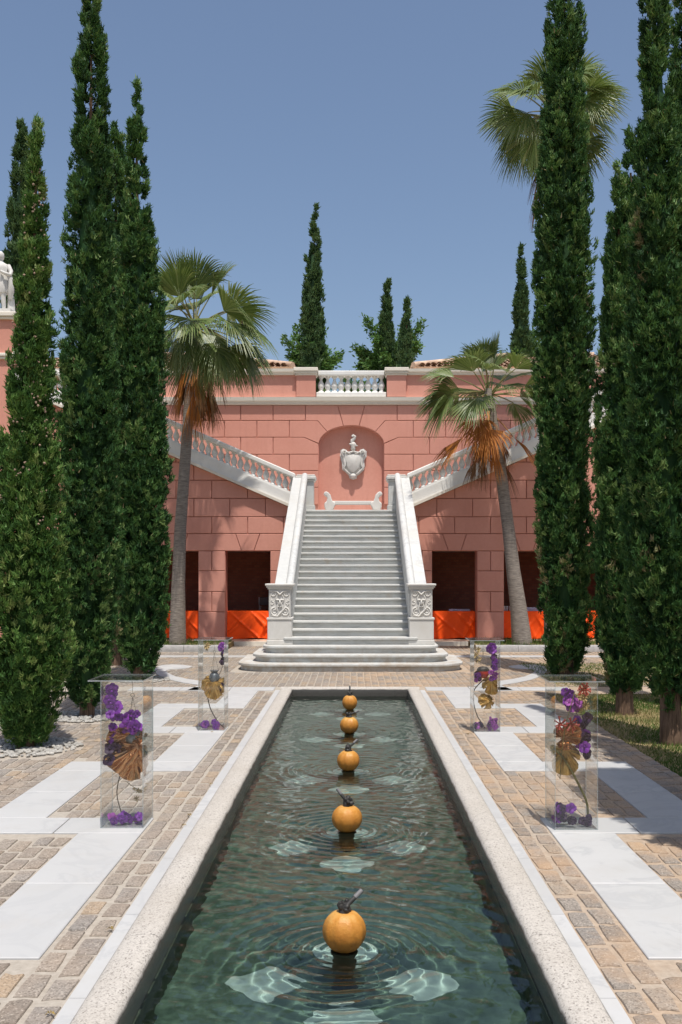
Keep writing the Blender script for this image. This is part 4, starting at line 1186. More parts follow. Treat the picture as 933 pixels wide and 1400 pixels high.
def pw(px, py): x, z = at(px, py, PY); return (x, PY, z)
# left palm
fr = ring_fronds(rg_, 6, 1.0, 1.4, 1.1, 1.08) + ring_fronds(rg_, 8, .35, .85, 1.15, 1.12) + ring_fronds(rg_, 8, -.25, .3, 1.1, 1.12) + ring_fronds(rg_, 4, -.7, -.35, 1.0, 1.0)
fr += [dict(az=-1.15, el=-.25, pet=.85, bl=1.05, droop=.55), dict(az=-.75, el=.1, pet=1.15, bl=1.05, droop=.6), dict(az=-2.1, el=-.35, pet=.8, bl=1.0, droop=.5), dict(az=-.15, el=-.35, pet=1.3, bl=1.05, droop=.5)]
fr += [dict(az=-math.pi / 2 - .25, el=.05, pet=.75, bl=1.0, droop=.7, twist=0), dict(az=-.9, el=-.3, pet=1.0, bl=1.0, droop=.6), dict(az=-.25, el=.25, pet=1.25, bl=1.05, droop=.6), dict(az=-.5, el=-.7, pet=1.0, bl=1.05, droop=.4), dict(az=2.4, el=1.15, pet=1.0, bl=1.05, droop=.15, twist=.9), dict(az=-2.3, el=1.2, pet=1.0, bl=1.05, droop=.15)]
palm('taller leafy fan palm with a brown skirt of dead fronds in the stone-kerbed bed', pw(243, 878), [pw(243, 880), pw(244, 800), pw(247, 720), pw(252, 650), pw(257, 580), pw(262, 510), pw(267, 450)],
     [.21, .165, .145, .135, .13, .125, .12], (at(268, 448, PY)[0], PY, at(268, 448, PY)[1]), fr, 1, skirt=22, skirt_len=1.55)
fr = ring_fronds(rg_, 6, .95, 1.4, .8, .85) + ring_fronds(rg_, 8, .25, .8, .95, .95) + ring_fronds(rg_, 7, -.1, .25, .9, .9)
fr += [dict(az=math.pi - .2, el=.25, pet=1.0, bl=.95, droop=.5), dict(az=math.pi + .35, el=.0, pet=.95, bl=1.0, droop=.55), dict(az=-1.3, el=.4, pet=.7, bl=.8, droop=.5), dict(az=-.3, el=.3, pet=.8, bl=.9, droop=.7)]
fr += [dict(az=-1.75, el=-.55, pet=.75, bl=.8, droop=.6, dead=True, dz=-.4), dict(az=-2.75, el=-.62, pet=.95, bl=.95, droop=.4, dead=True, dz=-.4, spread=1.5), dict(az=-2.0, el=-.35, pet=.7, bl=.75, droop=.8, dead=True, dz=-.35), dict(az=-.4, el=-.75, pet=.85, bl=.8, droop=.4, dead=True, dz=-.25, spread=1.2)]
palm('shorter fan palm with orange dead fronds, leaning in a grassy kerbed bed', pw(714, 875), [pw(714, 880), pw(709, 830), pw(702, 780), pw(695, 720), pw(687, 660), pw(678, 600), pw(669, 545)],
     [.25, .20, .17, .15, .14, .13, .12], (at(668, 540, PY)[0], PY, at(668, 540, PY)[1]), fr, 2, skirt=11, skirt_len=1.45)
fr = ring_fronds(rg_, 6, .9, 1.35, .85, .95) + ring_fronds(rg_, 9, .2, .8, .95, 1.0) + ring_fronds(rg_, 10, -.45, .1, .95, 1.0) + ring_fronds(rg_, 7, -.9, -.45, .8, .95) + ring_fronds(rg_, 8, -.1, .6, 1.1, 1.05)
palm('tallest fan palm, its crown partly hidden by the massive cypress', pw(757, 878), [pw(757, 880), pw(757, 600), pw(757, 350), pw(757, 160)], [.24, .16, .14, .13],
     (at(757, 158, PY)[0], PY, at(757, 158, PY)[1]), fr, 3, skirt=14, skirt_len=1.7)

# ------------------------------------------------------------------ flowering shrub by the left pier
sh = thing('flowering_shrub', 'yellow-green shrub with violet flowers in front of the pink pier', 'shrub', (-7.1, 20.0, 0))
sx_ = at(4, 700, 20.0)[0]
mb = MB().tube([(sx_ + .1, 20, -.02), (sx_ + .12, 20, 2.2), (sx_ + .03, 20, 3.1), (sx_ - .1, 20, 3.6)], [.06, .05, .035, .02], 7)
mb.tube([(sx_ + .12, 20, 2.0), (sx_ - .2, 20.1, 2.8), (sx_ - .5, 20, 3.4)], [.04, .03, .012], 6)
part('stem', mb, 'cypress_bark', sh, 60)
rs = np.random.RandomState(4); n = 2600
P = np.array([sx_ - .25, 20, 3.2]) + rs.normal(0, 1, (n, 3)) * np.array([.26, .3, .28]); D = rs.normal(size=(n, 3)); D /= np.linalg.norm(D, axis=1)[:, None]
S = np.cross(D, rs.normal(size=(n, 3))); S /= np.linalg.norm(S, axis=1)[:, None]
V = np.stack([P, P + D * .05 + S * .022, P + D * .1, P + D * .05 - S * .022], 1).reshape(-1, 3)
part('leaves', mesh_np('leaves', V, np.arange(4 * n).reshape(-1, 4), 'shrub_leaf', np.clip(rs.normal(.6, .25, n), 0, 1)), None, sh)
mb = MB(); r2 = random.Random(9)
for k in range(40): mb.blob((sx_ - .22 + r2.gauss(0, .2), 19.8 + r2.uniform(-.1, .1), 3.95 + r2.gauss(0, .17)), r2.uniform(.025, .045), 6, 4, .25, r2)
part('flowers', mb, 'flower_violet', sh, kind='stuff', fix=False)

# pebbles ringing the left trunks
mb = MB(); r2 = random.Random(3)
for gx, gy, gr in GRAVEL:
    for k in range(380):
        a = r2.uniform(0, 6.28); q = gr * math.sqrt(r2.uniform(.02, 1)); s_ = r2.uniform(.014, .032)
        mb.blob((gx + q * math.cos(a), gy + q * math.sin(a), .008 + s_ * .35), (s_ * r2.uniform(.8, 1.3), s_ * r2.uniform(.8, 1.3), s_ * .65), 6, 4, .18, r2)
setp(part('pebbles', mb, 'pebble', kind='stuff', fix=False), 'pale pebbles strewn around the cypress trunks', 'pebbles')
bn = thing('stone_bench', 'low grey stone bench in the shade behind the cypress trunks', 'bench', (-4.6, 15.2, 0))
bevel(part('seat', MB().box(-5.6, -3.75, 14.95, 15.4, .36, .44), 'bench_stone', bn), .015, 2)
for xx in (-5.4, -4.05): part('leg', MB().box(xx, xx + .14, 15.0, 15.35, 0, .36), 'bench_stone', bn)
# fallen leaves on the strip
for k, (px, py) in enumerate(((288, 1075), (251, 1132), (259, 1118), (152, 1275), (69, 1392), (748, 1252), (640, 1006), (290, 1003))):
    x, y = gnd(px, py); a = rnd.uniform(0, 6.28); mb = MB()
    for j in range(4):
        b = a + j * 1.5 + rnd.uniform(-.3, .3); l = rnd.uniform(.012, .022)
        mb.add([(x, y, .018), (x + l * math.cos(b - .5) * .6, y + l * math.sin(b - .5) * .6, .026), (x + l * 1.4 * math.cos(b), y + l * 1.4 * math.sin(b), .020), (x + l * math.cos(b + .5) * .6, y + l * math.sin(b + .5) * .6, .03)], [(0, 1, 2, 3)])
    setp(part('fallen_leaf', mb, 'fallen_leaf', fix=False), 'small dry leaf lying on the paving by the pool', 'leaf', 'fallen leaves by the pool')

# ------------------------------------------------------------------ pumpkin fountains
tilt = [(.10, .05, .085), (-.07, .02, .09), (.085, .03, .075), (.12, .02, .05), (0.0, .01, .085)]
plab = ['pumpkin fountain with stubby tilted nozzle and lumpy collar, broad rings around it', 'pumpkin fountain whose nozzle tilts towards the pebble-ringed trunks', 'pumpkin fountain in the middle of the row of five', 'pumpkin fountain with the most slanted low nozzle', 'pale pumpkin fountain standing next to the steps end of the pool']
for i, fy in enumerate(FOUNT):
    p = thing('pumpkin_fountain', plab[i], 'fountain', (0, fy, WZ), 'pumpkin fountains along the pool')
    rr = .108; seg = 48; prof_ = []
    for j in range(19):
        th = math.pi * j / 18; prof_.append((max(.004, rr * math.sin(th) ** .88), rr * .98 - rr * .98 * math.cos(th) + .0))
    prof_ = [(a, b - (.018 * math.exp(-(a / .03) ** 2) if b > .1 else 0)) for a, b in prof_]
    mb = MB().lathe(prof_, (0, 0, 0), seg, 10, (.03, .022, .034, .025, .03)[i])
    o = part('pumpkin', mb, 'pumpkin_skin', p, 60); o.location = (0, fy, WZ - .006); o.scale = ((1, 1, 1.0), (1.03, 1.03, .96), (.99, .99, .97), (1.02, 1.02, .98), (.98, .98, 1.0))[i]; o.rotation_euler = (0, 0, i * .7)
    tx, ty, tz = tilt[i]; zt_ = WZ + .20
    mb = MB(); r2 = random.Random(i)
    for k in range(16):
        a = r2.uniform(0, 6.28); q = r2.uniform(0, .032); mb.blob((q * math.cos(a) - tx * .05, fy + q * math.sin(a), zt_ - .012 + r2.uniform(0, .055)), r2.uniform(.012, .02), 6, 4, .3, r2)
    mb.tube([(0, fy, zt_ - .01), (tx * .1, fy, zt_ + .04)], [.03, .02], 8)
    part('collar', mb, 'dark_metal', p, 60)
    d = Vector((tx, ty, tz)).normalized(); b0 = Vector((tx * .15, fy, zt_ + .03))
    part('nozzle', MB().tube([b0, b0 + d * .075], .0115, 12), 'dark_metal', p, 60)
    mb = MB(); q0 = b0 + d * .055; seg = 14
    mb.tube([q0, q0 + d * .05], [.0125, .0125], seg, False); mb.tube([q0 + d * .05, q0 + d * .051, q0 + d * .02], [.0125, .0085, .0085], seg, False)
    part('pipe_end', mb, 'grey_pipe', p, 60)
    part('pillar', MB().lathe([(.055, bz - WZ), (.055, -.04), (.068, -.03), (.07, -.008)], (0, fy, WZ), 20), 'pool_wall', p, 60)
# droplets splashing round the collars
# ------------------------------------------------------------------ acrylic flower columns
def petal_mesh(name, mat, n=5, r=.03, cup=.35, lip=True, seed=0, narrow=.55):
    rg_ = random.Random(seed); mb = MB()
    for k in range(n):
        a = 2 * math.pi * k / n + rg_.uniform(-.15, .15); rr = r * rg_.uniform(.85, 1.15)
        u = Vector((math.cos(a), math.sin(a), 0)); w = Vector((-math.sin(a), math.cos(a), 0)); c_ = cup * rg_.uniform(.6, 1.3)
        pts = []
        for t, wd in ((0, .12), (.35, narrow), (.7, narrow * 1.05), (1, .25)):
            z = rr * c_ * math.sin(t * 1.6) - rr * .1 * t * t
            for s_ in (-1, 0, 1): pts.append(u * rr * t + w * (s_ * rr * wd * .9) + Vector((0, 0, z - abs(s_) * rr * .12)))
        f = []
        for j in range(3):
            for s_ in range(2): f.append((j * 3 + s_, j * 3 + s_ + 1, j * 3 + s_ + 4, j * 3 + s_ + 3))
        mb.add(pts, f)
    if lip: mb.blob((0, 0, r * .25), (r * .22, r * .22, r * .3), 6, 4, .2, rg_)
    return mb.mesh(name, mat, True, False)
BL = {c: [petal_mesh('blossom', m, 5, .036, .4, True, i) for i in range(3)] for c, m in (('p', 'orchid_purple'), ('d', 'orchid_dark'), ('k', 'orchid_pink'))}
LILY = [petal_mesh('blossom', 'lily_red', 6, .055, .7, False, 40 + i, .12) for i in range(2)]
DRY = [petal_mesh('blossom', 'dried_flower', 7, .03, .8, True, 50 + i, .2) for i in range(2)]
def curve(pts, n=14):
    P = [Vector(p) for p in pts]; out = []
    P = [P[0] * 2 - P[1]] + P + [P[-1] * 2 - P[-2]]
    for i in range(1, len(P) - 2):
        for k in range(n):
            t = k / n; a, b, c, d = P[i - 1], P[i], P[i + 1], P[i + 2]
            out.append(.5 * ((2 * b) + (c - a) * t + (2 * a - 5 * b + 4 * c - d) * t * t + (3 * b - a - 3 * c + d) * t ** 3))
    out.append(P[-2]); return out
def gold_leaf(name, hub, down, side, size, mat, label, seed, group=None, slots=5):
    bx0, by0 = x0 + .012, y0 + .012; bx1, by1 = x0 + W_ - .012, y0 + DP - .012
    rg_ = random.Random(seed); hub = Vector(hub); d = Vector(down).normalized(); s = Vector(side); s = (s - d * s.dot(d)).normalized(); n = d.cross(s)
    mb = MB(); na, nr = 150, 7; V = []; Fc = []
    for i in range(na):
        a = -2.65 + 5.3 * i / (na - 1)
        base = size * (.62 + .38 * math.cos(a)) * (1 if abs(a) < 2.2 else .8) + size * .16
        sl = abs(math.sin(slots * a * .62 + .4)); slot = 1 - .42 * (1 if sl < .16 else max(0, 1 - (sl - .16) / .1)) if .3 < abs(a) < 2.3 else 1
        for j in range(nr + 1):
            t = j / nr; q = base * (t if t < .4 else .4 + (t - .4) * ((slot - .4) / .6 if slot < 1 else 1))
            w = size * (.10 * math.sin(a * 9 + 3 * t) * t + .07 * math.sin(a * 5 - 7 * t + seed) * t + .05 * math.sin(a * 23) * t) - size * .35 * t * t * (.4 + abs(math.sin(a)))
            p = hub + d * q * math.cos(a) + s * q * math.sin(a) * .85 + n * w
            V.append(Vector((min(max(p.x, bx0), bx1), min(max(p.y, by0), by1), max(p.z, .03))))
    for i in range(na - 1):
        for j in range(nr):
            k = i * (nr + 1) + j; Fc.append((k, k + 1, k + nr + 2, k + nr + 1))
    mb.add(V, Fc)
    t = thing(name, label, 'leaf', tuple(hub), group)
    part('blade', mb, mat, t, True, fix=False)
    part('midrib', MB().tube([hub - d * size * .15, hub, hub + d * size * .5 - n * size * .03], [.004, .005, .002], 5), mat, t, True)
    return t
def flower_spray(name, label, cat, pts, blooms, stem_mat, base, group=None, rad=.003):
    t = thing(name, label, cat, base, group)
    part('stem', MB().tube(curve(pts), rad, 6), stem_mat, t, True)
    for (p, kind, sc_) in blooms:
        lib = LILY if kind == 'r' else DRY if kind == 'y' else BL[kind]
        yaw = rnd.uniform(-.9, .9); pit = rnd.uniform(-.7, .5)
        inst('blossom', rnd.choice(lib), t, p, 0, (sc_, sc_, sc_), (R(90) + pit, rnd.uniform(-1, 1), yaw))
    return t
W_, DP, HT = .305, .36, 1.06
def column(x0, y0, lidoff, who):
    c = thing('acrylic_column', 'clear acrylic display column %s' % who, 'display column', (x0 + W_ / 2, y0 + DP / 2, 0), 'acrylic flower columns beside the pool')
    t = .006; zb = .014
    def panel(nm, a): 
        mb = MB(); mb.box(*a); ext = (abs(a[1] - a[0]), abs(a[3] - a[2]), abs(a[5] - a[4])); thin = ext.index(min(ext))
        me_i = []
        fn = [2, 2, 1, 0, 1, 0]
        mb.mi = [0 if fn[i] == thin else 1 for i in range(6)]
        return part(nm, mb, ['acrylic', 'acrylic_edge'], c)
    x1, y1 = x0 + W_, y0 + DP
    panel('front_panel', (x0, x1, y0, y0 + t, zb, HT)); panel('back_panel', (x0, x1, y1 - t, y1, zb, HT))
    panel('side_panel', (x0, x0 + t, y0 + t, y1 - t, zb, HT)); panel('side_panel', (x1 - t, x1, y0 + t, y1 - t, zb, HT))
    panel('base_panel', (x0 + t, x1 - t, y0 + t, y1 - t, zb, zb + .006))
    l0 = x0 - .045 + lidoff
    panel('lid', (l0, l0 + .395, y0 - .02, y0 + .44, HT + .001, HT + .010))
    return c
def scat(fn, n): return [fn() for _ in range(n)]
def hang_lamp(cx, cy, zt_, kind, label):
    l = thing('hanging_lamp', label, 'lamp', (cx, cy, zt_ - .35))
    ztop = HT + .001
    part('hook_wire', MB().tube([(cx, cy, ztop), (cx, cy, zt_)], .0016, 5), 'wire', l)
    rp = [(cx + .014 * math.cos(a * .5236), cy, zt_ - .014 + .014 * math.sin(a * .5236)) for a in range(13)]
    part('ring', MB().tube(rp, .0025, 6), 'wire', l, True)
    zb = zt_ - .24
    for k in range(3):
        a = 2.1 * k + .4; part('chain', MB().tube([(cx, cy, zt_ - .028), (cx + .05 * math.cos(a), cy + .05 * math.sin(a), zb)], .0016, 5), 'wire', l)
    if kind == 'urn':
        part('urn', MB().lathe([(.012, -.165), (.03, -.15), (.058, -.11), (.066, -.08), (.055, -.045), (.034, -.02), (.052, .0), (.056, .006), (.05, .008)], (cx, cy, zb), 18), 'pewter', l, 60)
    else:
        part('bowl', MB().lathe([(.02, -.10), (.05, -.09), (.068, -.06), (.068, -.015), (.06, -.01)], (cx, cy, zb), 18), 'red_lacquer', l, 60)
        part('rim', MB().lathe([(.07, -.015), (.074, .0), (.05, .028), (.02, .035)], (cx, cy, zb), 18), 'dark_metal', l, 60)
    return l
OC = 'orchid sprays inside the acrylic columns'
def rb(cx, cy, cz, sx, sy, sz, n, kinds, s0=.8, s1=1.3, lim=None):
    out = []
    for k in range(n):
        p = [cx + rnd.uniform(-sx, sx), cy + rnd.uniform(-sy, sy), cz + rnd.uniform(-sz, sz)]
        if lim: p[0] = min(max(p[0], lim[0] + .04), lim[0] + W_ - .04); p[1] = min(max(p[1], lim[1] + .04), lim[1] + DP - .04); p[2] = max(.045, min(p[2], HT - .05))
        out.append((tuple(p), rnd.choice(kinds), rnd.uniform(s0, s1)))
    return out
# near left column
x0, y0 = -1.757, 7.10; L0 = (x0, y0); ym = y0 + DP / 2
column(x0, y0, -.04, 'with copper leaf and purple orchids, near the pebble-ringed trunks')
bl = rb(x0 + .05, ym - .08, .96, .012, .03, .05, 5, 'pp', lim=L0) + rb(x0 + .075, ym - .08, .84, .035, .04, .07, 11, 'ppk', lim=L0) + rb(x0 + .19, ym - .06, .76, .055, .05, .05, 13, 'ppp', .9, 1.4, L0) + rb(x0 + .07, ym - .06, .64, .035, .04, .09, 9, 'ddp', lim=L0) + rb(x0 + .045, ym - .06, .53, .015, .03, .05, 5, 'pd', lim=L0)
flower_spray('orchid_spray', 'large purple orchid spray cascading above the copper leaf', 'flowers', [(x0 + .05, ym - .06, 1.0), (x0 + .06, ym - .06, .9), (x0 + .12, ym - .05, .78), (x0 + .24, ym - .05, .70), (x0 + .27, ym, .66)], bl, 'stem', (x0 + .15, ym, .03), OC)
gold_leaf('gilded_leaf', (x0 + .255, ym - .07, .585), (-.75, -.1, -.42), (.5, -.15, -.9), .235, 'copper_leaf', 'pleated copper-coloured split leaf with purple orchids above it', 3)
gold_leaf('gilded_leaf', (x0 + .20, ym - .05, .66), (-.85, .0, -.2), (.2, -.3, .8), .16, 'copper_leaf', 'darker copper leaf tucked above the large copper leaf', 5)
gold_leaf('gilded_leaf', (x0 + .23, ym - .06, .50), (-.55, -.1, -.75), (.8, -.2, -.5), .16, 'copper_leaf', 'small curled copper leaf below the large copper leaf', 6)
flower_spray('leaf_stem', 'thin dark curved stem below the copper leaf', 'stem', [(x0 + .12, ym - .03, .40), (x0 + .09, ym - .03, .30), (x0 + .085, ym - .03, .2), (x0 + .12, ym - .02, .06), (x0 + .13, ym - .02, .022)], [], 'stem', (x0 + .13, ym, .02), None, .004)
flower_spray('orchid_bed', 'row of purple orchid blooms on the floor below the copper leaf', 'flowers', [(x0 + .04, ym - .06, .03), (x0 + .15, ym - .05, .032), (x0 + .27, ym - .06, .03)], rb(x0 + .16, ym - .07, .06, .12, .04, .02, 17, 'ppk', .8, 1.15, L0), 'stem', (x0 + .15, ym, .02), 'orchid blooms on column floors')
hang_lamp(x0 + .19, ym, .955, 'urn', 'pewter hanging lamp half hidden by orchids and the copper leaf')
flower_spray('dried_twig', 'dry twig with tan flowers beneath the copper leaf', 'twig', [(x0 + .13, ym + .05, .30), (x0 + .2, ym + .05, .25), (x0 + .27, ym + .06, .22)], rb(x0 + .23, ym + .06, .22, .05, .05, .05, 6, 'y', .5, .9, L0), 'stem_green', (x0 + .2, ym, .02), 'dried twigs inside the acrylic columns', .002)
# far left column
x0, y0 = -1.752, 11.55; L0 = (x0, y0); ym = y0 + DP / 2
column(x0, y0, 0.0, 'holding a pewter urn lamp over a crinkled gold leaf')
hang_lamp(x0 + .165, ym, .93, 'urn', 'pewter urn lamp hanging over the crinkled gold leaf')
bl = rb(x0 + .265, ym - .03, .98, .02, .04, .03, 5, 'pk', lim=L0) + rb(x0 + .26, ym, .86, .02, .03, .08, 9, 'dp', .6, .9, L0) + rb(x0 + .25, ym, .52, .03, .03, .06, 4, 'd', .6, .9, L0)
flower_spray('orchid_spray', 'thin purple orchid spray hanging beside the pewter urn lamp', 'flowers', [(x0 + .24, ym, 1.0), (x0 + .265, ym, .9), (x0 + .26, ym, .75), (x0 + .22, ym, .64)], bl, 'stem', (x0 + .25, ym, .03), OC)
gold_leaf('gilded_leaf', (x0 + .17, ym - .05, .56), (-.1, -.35, -.9), (1, 0, .1), .17, 'gold_leaf', 'crinkled gold leaf below the pewter urn lamp', 11)
gold_leaf('gilded_leaf', (x0 + .13, ym - .02, .60), (-.5, -.3, -.6), (.7, -.3, -.5), .14, 'gold_leaf', 'small gold leaf curling behind the crinkled one', 12)
gold_leaf('gilded_leaf', (x0 + .21, ym - .02, .58), (.5, -.3, -.7), (.7, .3, .5), .14, 'gold_leaf', 'gold leaf tipped towards the pool beside the crinkled one', 13)
flower_spray('leaf_stem', 'brown stem slanting down from the crinkled gold leaf', 'stem', [(x0 + .08, ym, .40), (x0 + .12, ym, .24), (x0 + .2, ym, .1), (x0 + .295, ym - .1, .03)], [], 'stem', (x0 + .2, ym, .02), None, .006)
flower_spray('orchid_bed', 'two purple blooms on the floor below the pewter urn lamp', 'flowers', [(x0 + .04, ym, .03), (x0 + .2, ym, .03)], rb(x0 + .07, ym - .08, .06, .03, .03, .02, 5, 'pk', 1, 1.3, L0) + rb(x0 + .185, ym - .08, .08, .03, .03, .03, 6, 'pk', 1, 1.3, L0), 'stem', (x0 + .15, ym, .02), 'orchid blooms on column floors')
flower_spray('dried_twig', 'tan dried blooms at the top behind the pewter urn lamp', 'twig', [(x0 + .04, ym + .05, .95), (x0 + .08, ym + .05, .98), (x0 + .09, ym + .03, 1.04)], rb(x0 + .07, ym, .98, .02, .03, .03, 5, 'y', .8, 1.2, L0), 'stem_green', (x0 + .1, ym, .9), 'dried twigs inside the acrylic columns', .002)
# near right column
x0, y0 = 1.475, 7.05; L0 = (x0, y0); ym = y0 + DP / 2
column(x0, y0, -.0, 'with red lilies and a long slanting stem, by the lawn')
bl = rb(x0 + .13, ym, .93, .03, .04, .05, 7, 'pp', .9, 1.2, L0) + rb(x0 + .18, ym, .87, .05, .04, .03, 8, 'pk', .8, 1.2, L0) + rb(x0 + .23, ym - .02, .68, .03, .04, .11, 18, 'ddp', .9, 1.2, L0) + rb(x0 + .27, ym, .55, .02, .03, .04, 5, 'd', .6, .9, L0)
flower_spray('orchid_spray', 'violet orchid spray above dark blooms beside the red lilies', 'flowers', [(x0 + .1, ym, 1.0), (x0 + .15, ym, .9), (x0 + .22, ym, .75), (x0 + .25, ym, .6), (x0 + .27, ym, .5)], bl, 'stem', (x0 + .2, ym, .03), OC)
bl = rb(x0 + .05, ym - .09, .735, .03, .03, .03, 2, 'r', .8, 1.0, L0) + rb(x0 + .16, ym - .09, .75, .03, .03, .02, 2, 'r', .8, 1.0, L0) + rb(x0 + .2, ym - .05, 1.0, .05, .03, .02, 3, 'r', .6, .85, L0)
flower_spray('lily_spray', 'red and cream lilies with thin curling petals', 'flowers', [(x0 + .06, ym - .06, .35), (x0 + .07, ym - .08, .55), (x0 + .1, ym - .08, .75), (x0 + .17, ym - .05, .98)], bl, 'stem_green', (x0 + .1, ym, .03))
gold_leaf('gilded_leaf', (x0 + .10, ym - .04, .56), (.1, -.2, -.9), (1, 0, 0), .16, 'gold_leaf', 'amber gold leaf behind the red lilies', 21)
gold_leaf('gilded_leaf', (x0 + .09, ym - .02, .64), (.6, -.3, .3), (.3, -.2, -.9), .13, 'copper_leaf', 'copper leaf folded under the red lilies', 22)
flower_spray('leaf_stem', 'thick green-brown stem slanting from the gold leaf to the column corner', 'stem', [(x0 + .02, ym - .06, .57), (x0 + .1, ym - .06, .48), (x0 + .2, ym - .06, .3), (x0 + .255, ym - .06, .17), (x0 + .262, ym - .06, .025)], [], 'stem_green', (x0 + .2, ym, .02), None, .008)
flower_spray('orchid_bed', 'dark purple blooms heaped on the floor below the red lilies', 'flowers', [(x0 + .03, ym - .08, .03), (x0 + .13, ym - .08, .03), (x0 + .26, ym - .09, .03)], rb(x0 + .07, ym - .07, .11, .06, .04, .05, 15, 'ddp', .8, 1.1, L0) + rb(x0 + .17, ym - .08, .06, .06, .03, .015, 6, 'd', .7, .9, L0) + rb(x0 + .25, ym - .09, .06, .015, .02, .02, 4, 'd', .7, .9, L0), 'stem', (x0 + .15, ym, .02), 'orchid blooms on column floors')
flower_spray('dried_twig', 'straw coloured dried sprays beside the violet orchids', 'twig', [(x0 + .24, ym + .05, .80), (x0 + .26, ym + .05, .9), (x0 + .25, ym + .05, 1.0)], rb(x0 + .24, ym + .03, .9, .04, .05, .08, 12, 'y', .7, 1.2, L0), 'stem_green', (x0 + .2, ym, .8), 'dried twigs inside the acrylic columns', .002)
# far right column
x0, y0 = 1.435, 11.45; L0 = (x0, y0); ym = y0 + DP / 2
column(x0, y0, 0.0, 'holding a red bowl lamp between purple orchids')
hang_lamp(x0 + .13, ym, .955, 'bowl', 'red bowl lamp with dark rim hanging between purple orchids')
bl = rb(x0 + .22, ym - .04, .96, .03, .03, .03, 6, 'pp', 1, 1.3, L0) + rb(x0 + .26, ym - .02, .82, .02, .03, .1, 12, 'ddp', .8, 1.1, L0) + rb(x0 + .24, ym - .02, .66, .03, .03, .05, 7, 'pk', .8, 1.1, L0) + rb(x0 + .05, ym - .06, .67, .03, .03, .08, 9, 'pdk', .8, 1.2, L0)
flower_spray('orchid_spray', 'purple orchid spray arching past the red bowl lamp', 'flowers', [(x0 + .2, ym, 1.0), (x0 + .27, ym, .88), (x0 + .27, ym, .72), (x0 + .2, ym, .6), (x0 + .05, ym, .58)], bl, 'stem', (x0 + .2, ym, .03), OC)
gold_leaf('gilded_leaf', (x0 + .22, ym - .04, .60), (.1, -.3, -.9), (1, 0, .1), .15, 'gold_leaf', 'ragged gold leaf below the red bowl lamp', 31, slots=7)
gold_leaf('gilded_leaf', (x0 + .22, ym - .03, .36), (-.95, -.1, .1), (0, -.4, -.8), .13, 'gold_leaf', 'gold leaf lying sideways below the ragged one', 32)
flower_spray('leaf_stem', 'brown bowed stem under the red bowl lamp', 'stem', [(x0 + .14, ym, .60), (x0 + .03, ym, .48), (x0 + .02, ym, .34), (x0 + .06, ym, .18), (x0 + .13, ym, .07), (x0 + .15, ym, .025)], [], 'stem', (x0 + .1, ym, .02), None, .006)
flower_spray('orchid_bed', 'dusky purple blooms on the floor below the red bowl lamp', 'flowers', [(x0 + .03, ym, .03), (x0 + .27, ym, .03)], rb(x0 + .07, ym - .06, .07, .04, .03, .025, 6, 'dk', .8, 1.2, L0) + rb(x0 + .23, ym - .07, .10, .035, .03, .05, 9, 'dk', .9, 1.3, L0), 'stem', (x0 + .15, ym, .02), 'orchid blooms on column floors')
flower_spray('dried_twig', 'tan dried flowers at the top beside the red bowl lamp', 'twig', [(x0 + .05, ym, .78), (x0 + .06, ym, .88), (x0 + .08, ym, .96)], rb(x0 + .06, ym - .02, .88, .03, .03, .08, 8, 'y', .7, 1.2, L0), 'stem_green', (x0 + .1, ym, .8), 'dried twigs inside the acrylic columns', .002)

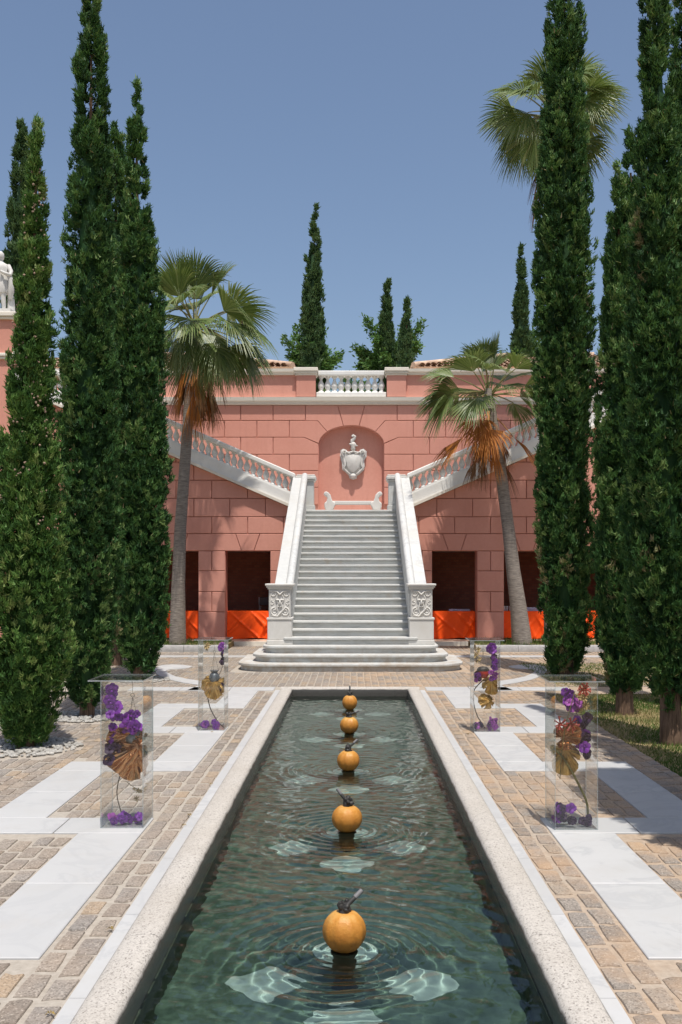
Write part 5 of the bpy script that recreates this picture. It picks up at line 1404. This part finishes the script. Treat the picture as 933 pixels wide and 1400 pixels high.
# ------------------------------------------------------------------ tables in the arcade
TG = 'orange draped tables in the arcade'
for s in (-1, 1):
    for oi, (a, b) in enumerate(openings):
        xa, xb = (s * a + .01 * s, s * b - .01 * s); xl, xr = min(xa, xb), max(xa, xb); xr -= .0
        who = {(-1, 0): 'below the folding chair by the staircase', (1, 0): 'beside the staircase under folded linen', (-1, 1): 'behind the upright palm trunk', (1, 1): 'behind the leaning palm trunk', (-1, 2): 'in the arcade behind the pool-side cypresses', (1, 2): 'in the arcade behind the massive dark cypress'}[(s, oi)]
        tb = thing('long_table', 'folding table under the orange cloth ' + who, 'table', ((xl + xr) / 2, 26.95, .1), TG)
        part('tabletop', MB().box(xl + .03, xr - .03, 26.66, 27.3, .80, .832), 'chair_plastic', tb)
        for px_ in (xl + .08, xr - .12):
            for py_ in (26.7, 27.2): part('leg', MB().box(px_, px_ + .04, py_, py_ + .04, .1, .80), 'chair_frame', tb)
        nx_, nz_ = 60, 34; v = []; r2 = random.Random(oi * 7 + s)
        ph = [r2.uniform(0, 6.28) for _ in range(6)]
        drag = [(r2.uniform(-.1, 1.1), r2.choice((-1, 1)) * r2.uniform(.15, .75), r2.uniform(.012, .03), r2.uniform(.02, .05)) for _ in range(11)]
        def wr(u, w):
            f = 0
            for (uq, sl_, aq, wq) in drag:          # a few separate drag folds, fading towards the hem
                dist = (u - uq - sl_ * w); f += aq * math.exp(-(dist / wq) ** 2) * min(1, w * 2.2) * (1 - .35 * w)
            return f + .010 * math.sin(6 * u + ph[5]) * w
        rowsz = []
        for j in range(nz_ + 1):
            w = j / nz_; r_ = []
            for i in range(nx_ + 1):
                u = i / nx_
                zz_ = .845 - .725 * w + (.02 * math.sin(7 * u + ph[4]) * w)
                r_.append((xl + (xr - xl) * u, 26.615 - wr(u, w) * 1.6 - .02 * w, max(.112, zz_)))
            rowsz.append(r_)
        top = [[(xl + (xr - xl) * i / nx_, 27.33, .848) for i in range(nx_ + 1)], [(xl + (xr - xl) * i / nx_, 26.64, .848) for i in range(nx_ + 1)]]
        allr = top + rowsz; n = nx_ + 1; v = [p for r_ in allr for p in r_]
        f = [(j * n + i, j * n + i + 1, (j + 1) * n + i + 1, (j + 1) * n + i) for j in range(len(allr) - 1) for i in range(nx_)]
        c = part('tablecloth', MB().add(v, f), 'orange_cloth', None, 70, fix=False)
        setp(c, 'bright orange tablecloth hanging in folds ' + who, 'tablecloth', 'orange tablecloths in the arcade')
# chair behind a table on the left, linens and glasses on the right
ch = thing('folding_chair', 'dark folding chair with grey frame standing behind the orange table', 'chair', (-2.35, 27.7, .1))
for dx in (-.2, .2):
    part('leg', MB().tube([(-2.35 + dx, 27.95, .1), (-2.35 + dx, 27.55, 1.2)], .014, 8), 'chair_frame', ch)
    part('leg', MB().tube([(-2.35 + dx * .9, 27.45, .1), (-2.35 + dx * .9, 27.85, .95)], .014, 8), 'chair_frame', ch)
bevel(part('seat', MB().box(-2.56, -2.14, 27.52, 27.92, .54, .575), 'chair_plastic', ch), .012)
bevel(part('backrest', MB().box(-2.54, -2.16, 27.54, 27.57, .98, 1.2), 'chair_plastic', ch), .012)
part('stretcher', MB().tube([(-2.55, 27.60, 1.0), (-2.15, 27.60, 1.0)], .012, 8), 'chair_frame', ch)
for (xa, xb, nm) in ((2.62, 3.2, 'folded bluish linen lying on the orange table by the staircase'), (4.62, 5.15, 'stack of folded bluish linen on the orange table behind the leaning palm')):
    t = thing('folded_linen', nm, 'linen', ((xa + xb) / 2, 26.9, .85))
    for k in range(2 if xa < 3 else 4):
        bevel(part('napkin', MB().box(xa + k * .01, xb - k * .015, 26.72, 27.05, .850 + k * .024, .872 + k * .024), 'linen', t), .006)
for k, xx in enumerate((4.12, 4.2, 4.28)):
    g = part('drinking_glass', MB().lathe([(.028, 0), (.03, .005), (.034, .13), (.031, .13), (.026, .01)], (xx, 26.8 + .05 * (k % 2), .851), 14), 'glassware', None, 60)
    setp(g, 'clear drinking glass on the orange table beside the leaning palm trunk', 'glass', 'glasses on the arcade table')
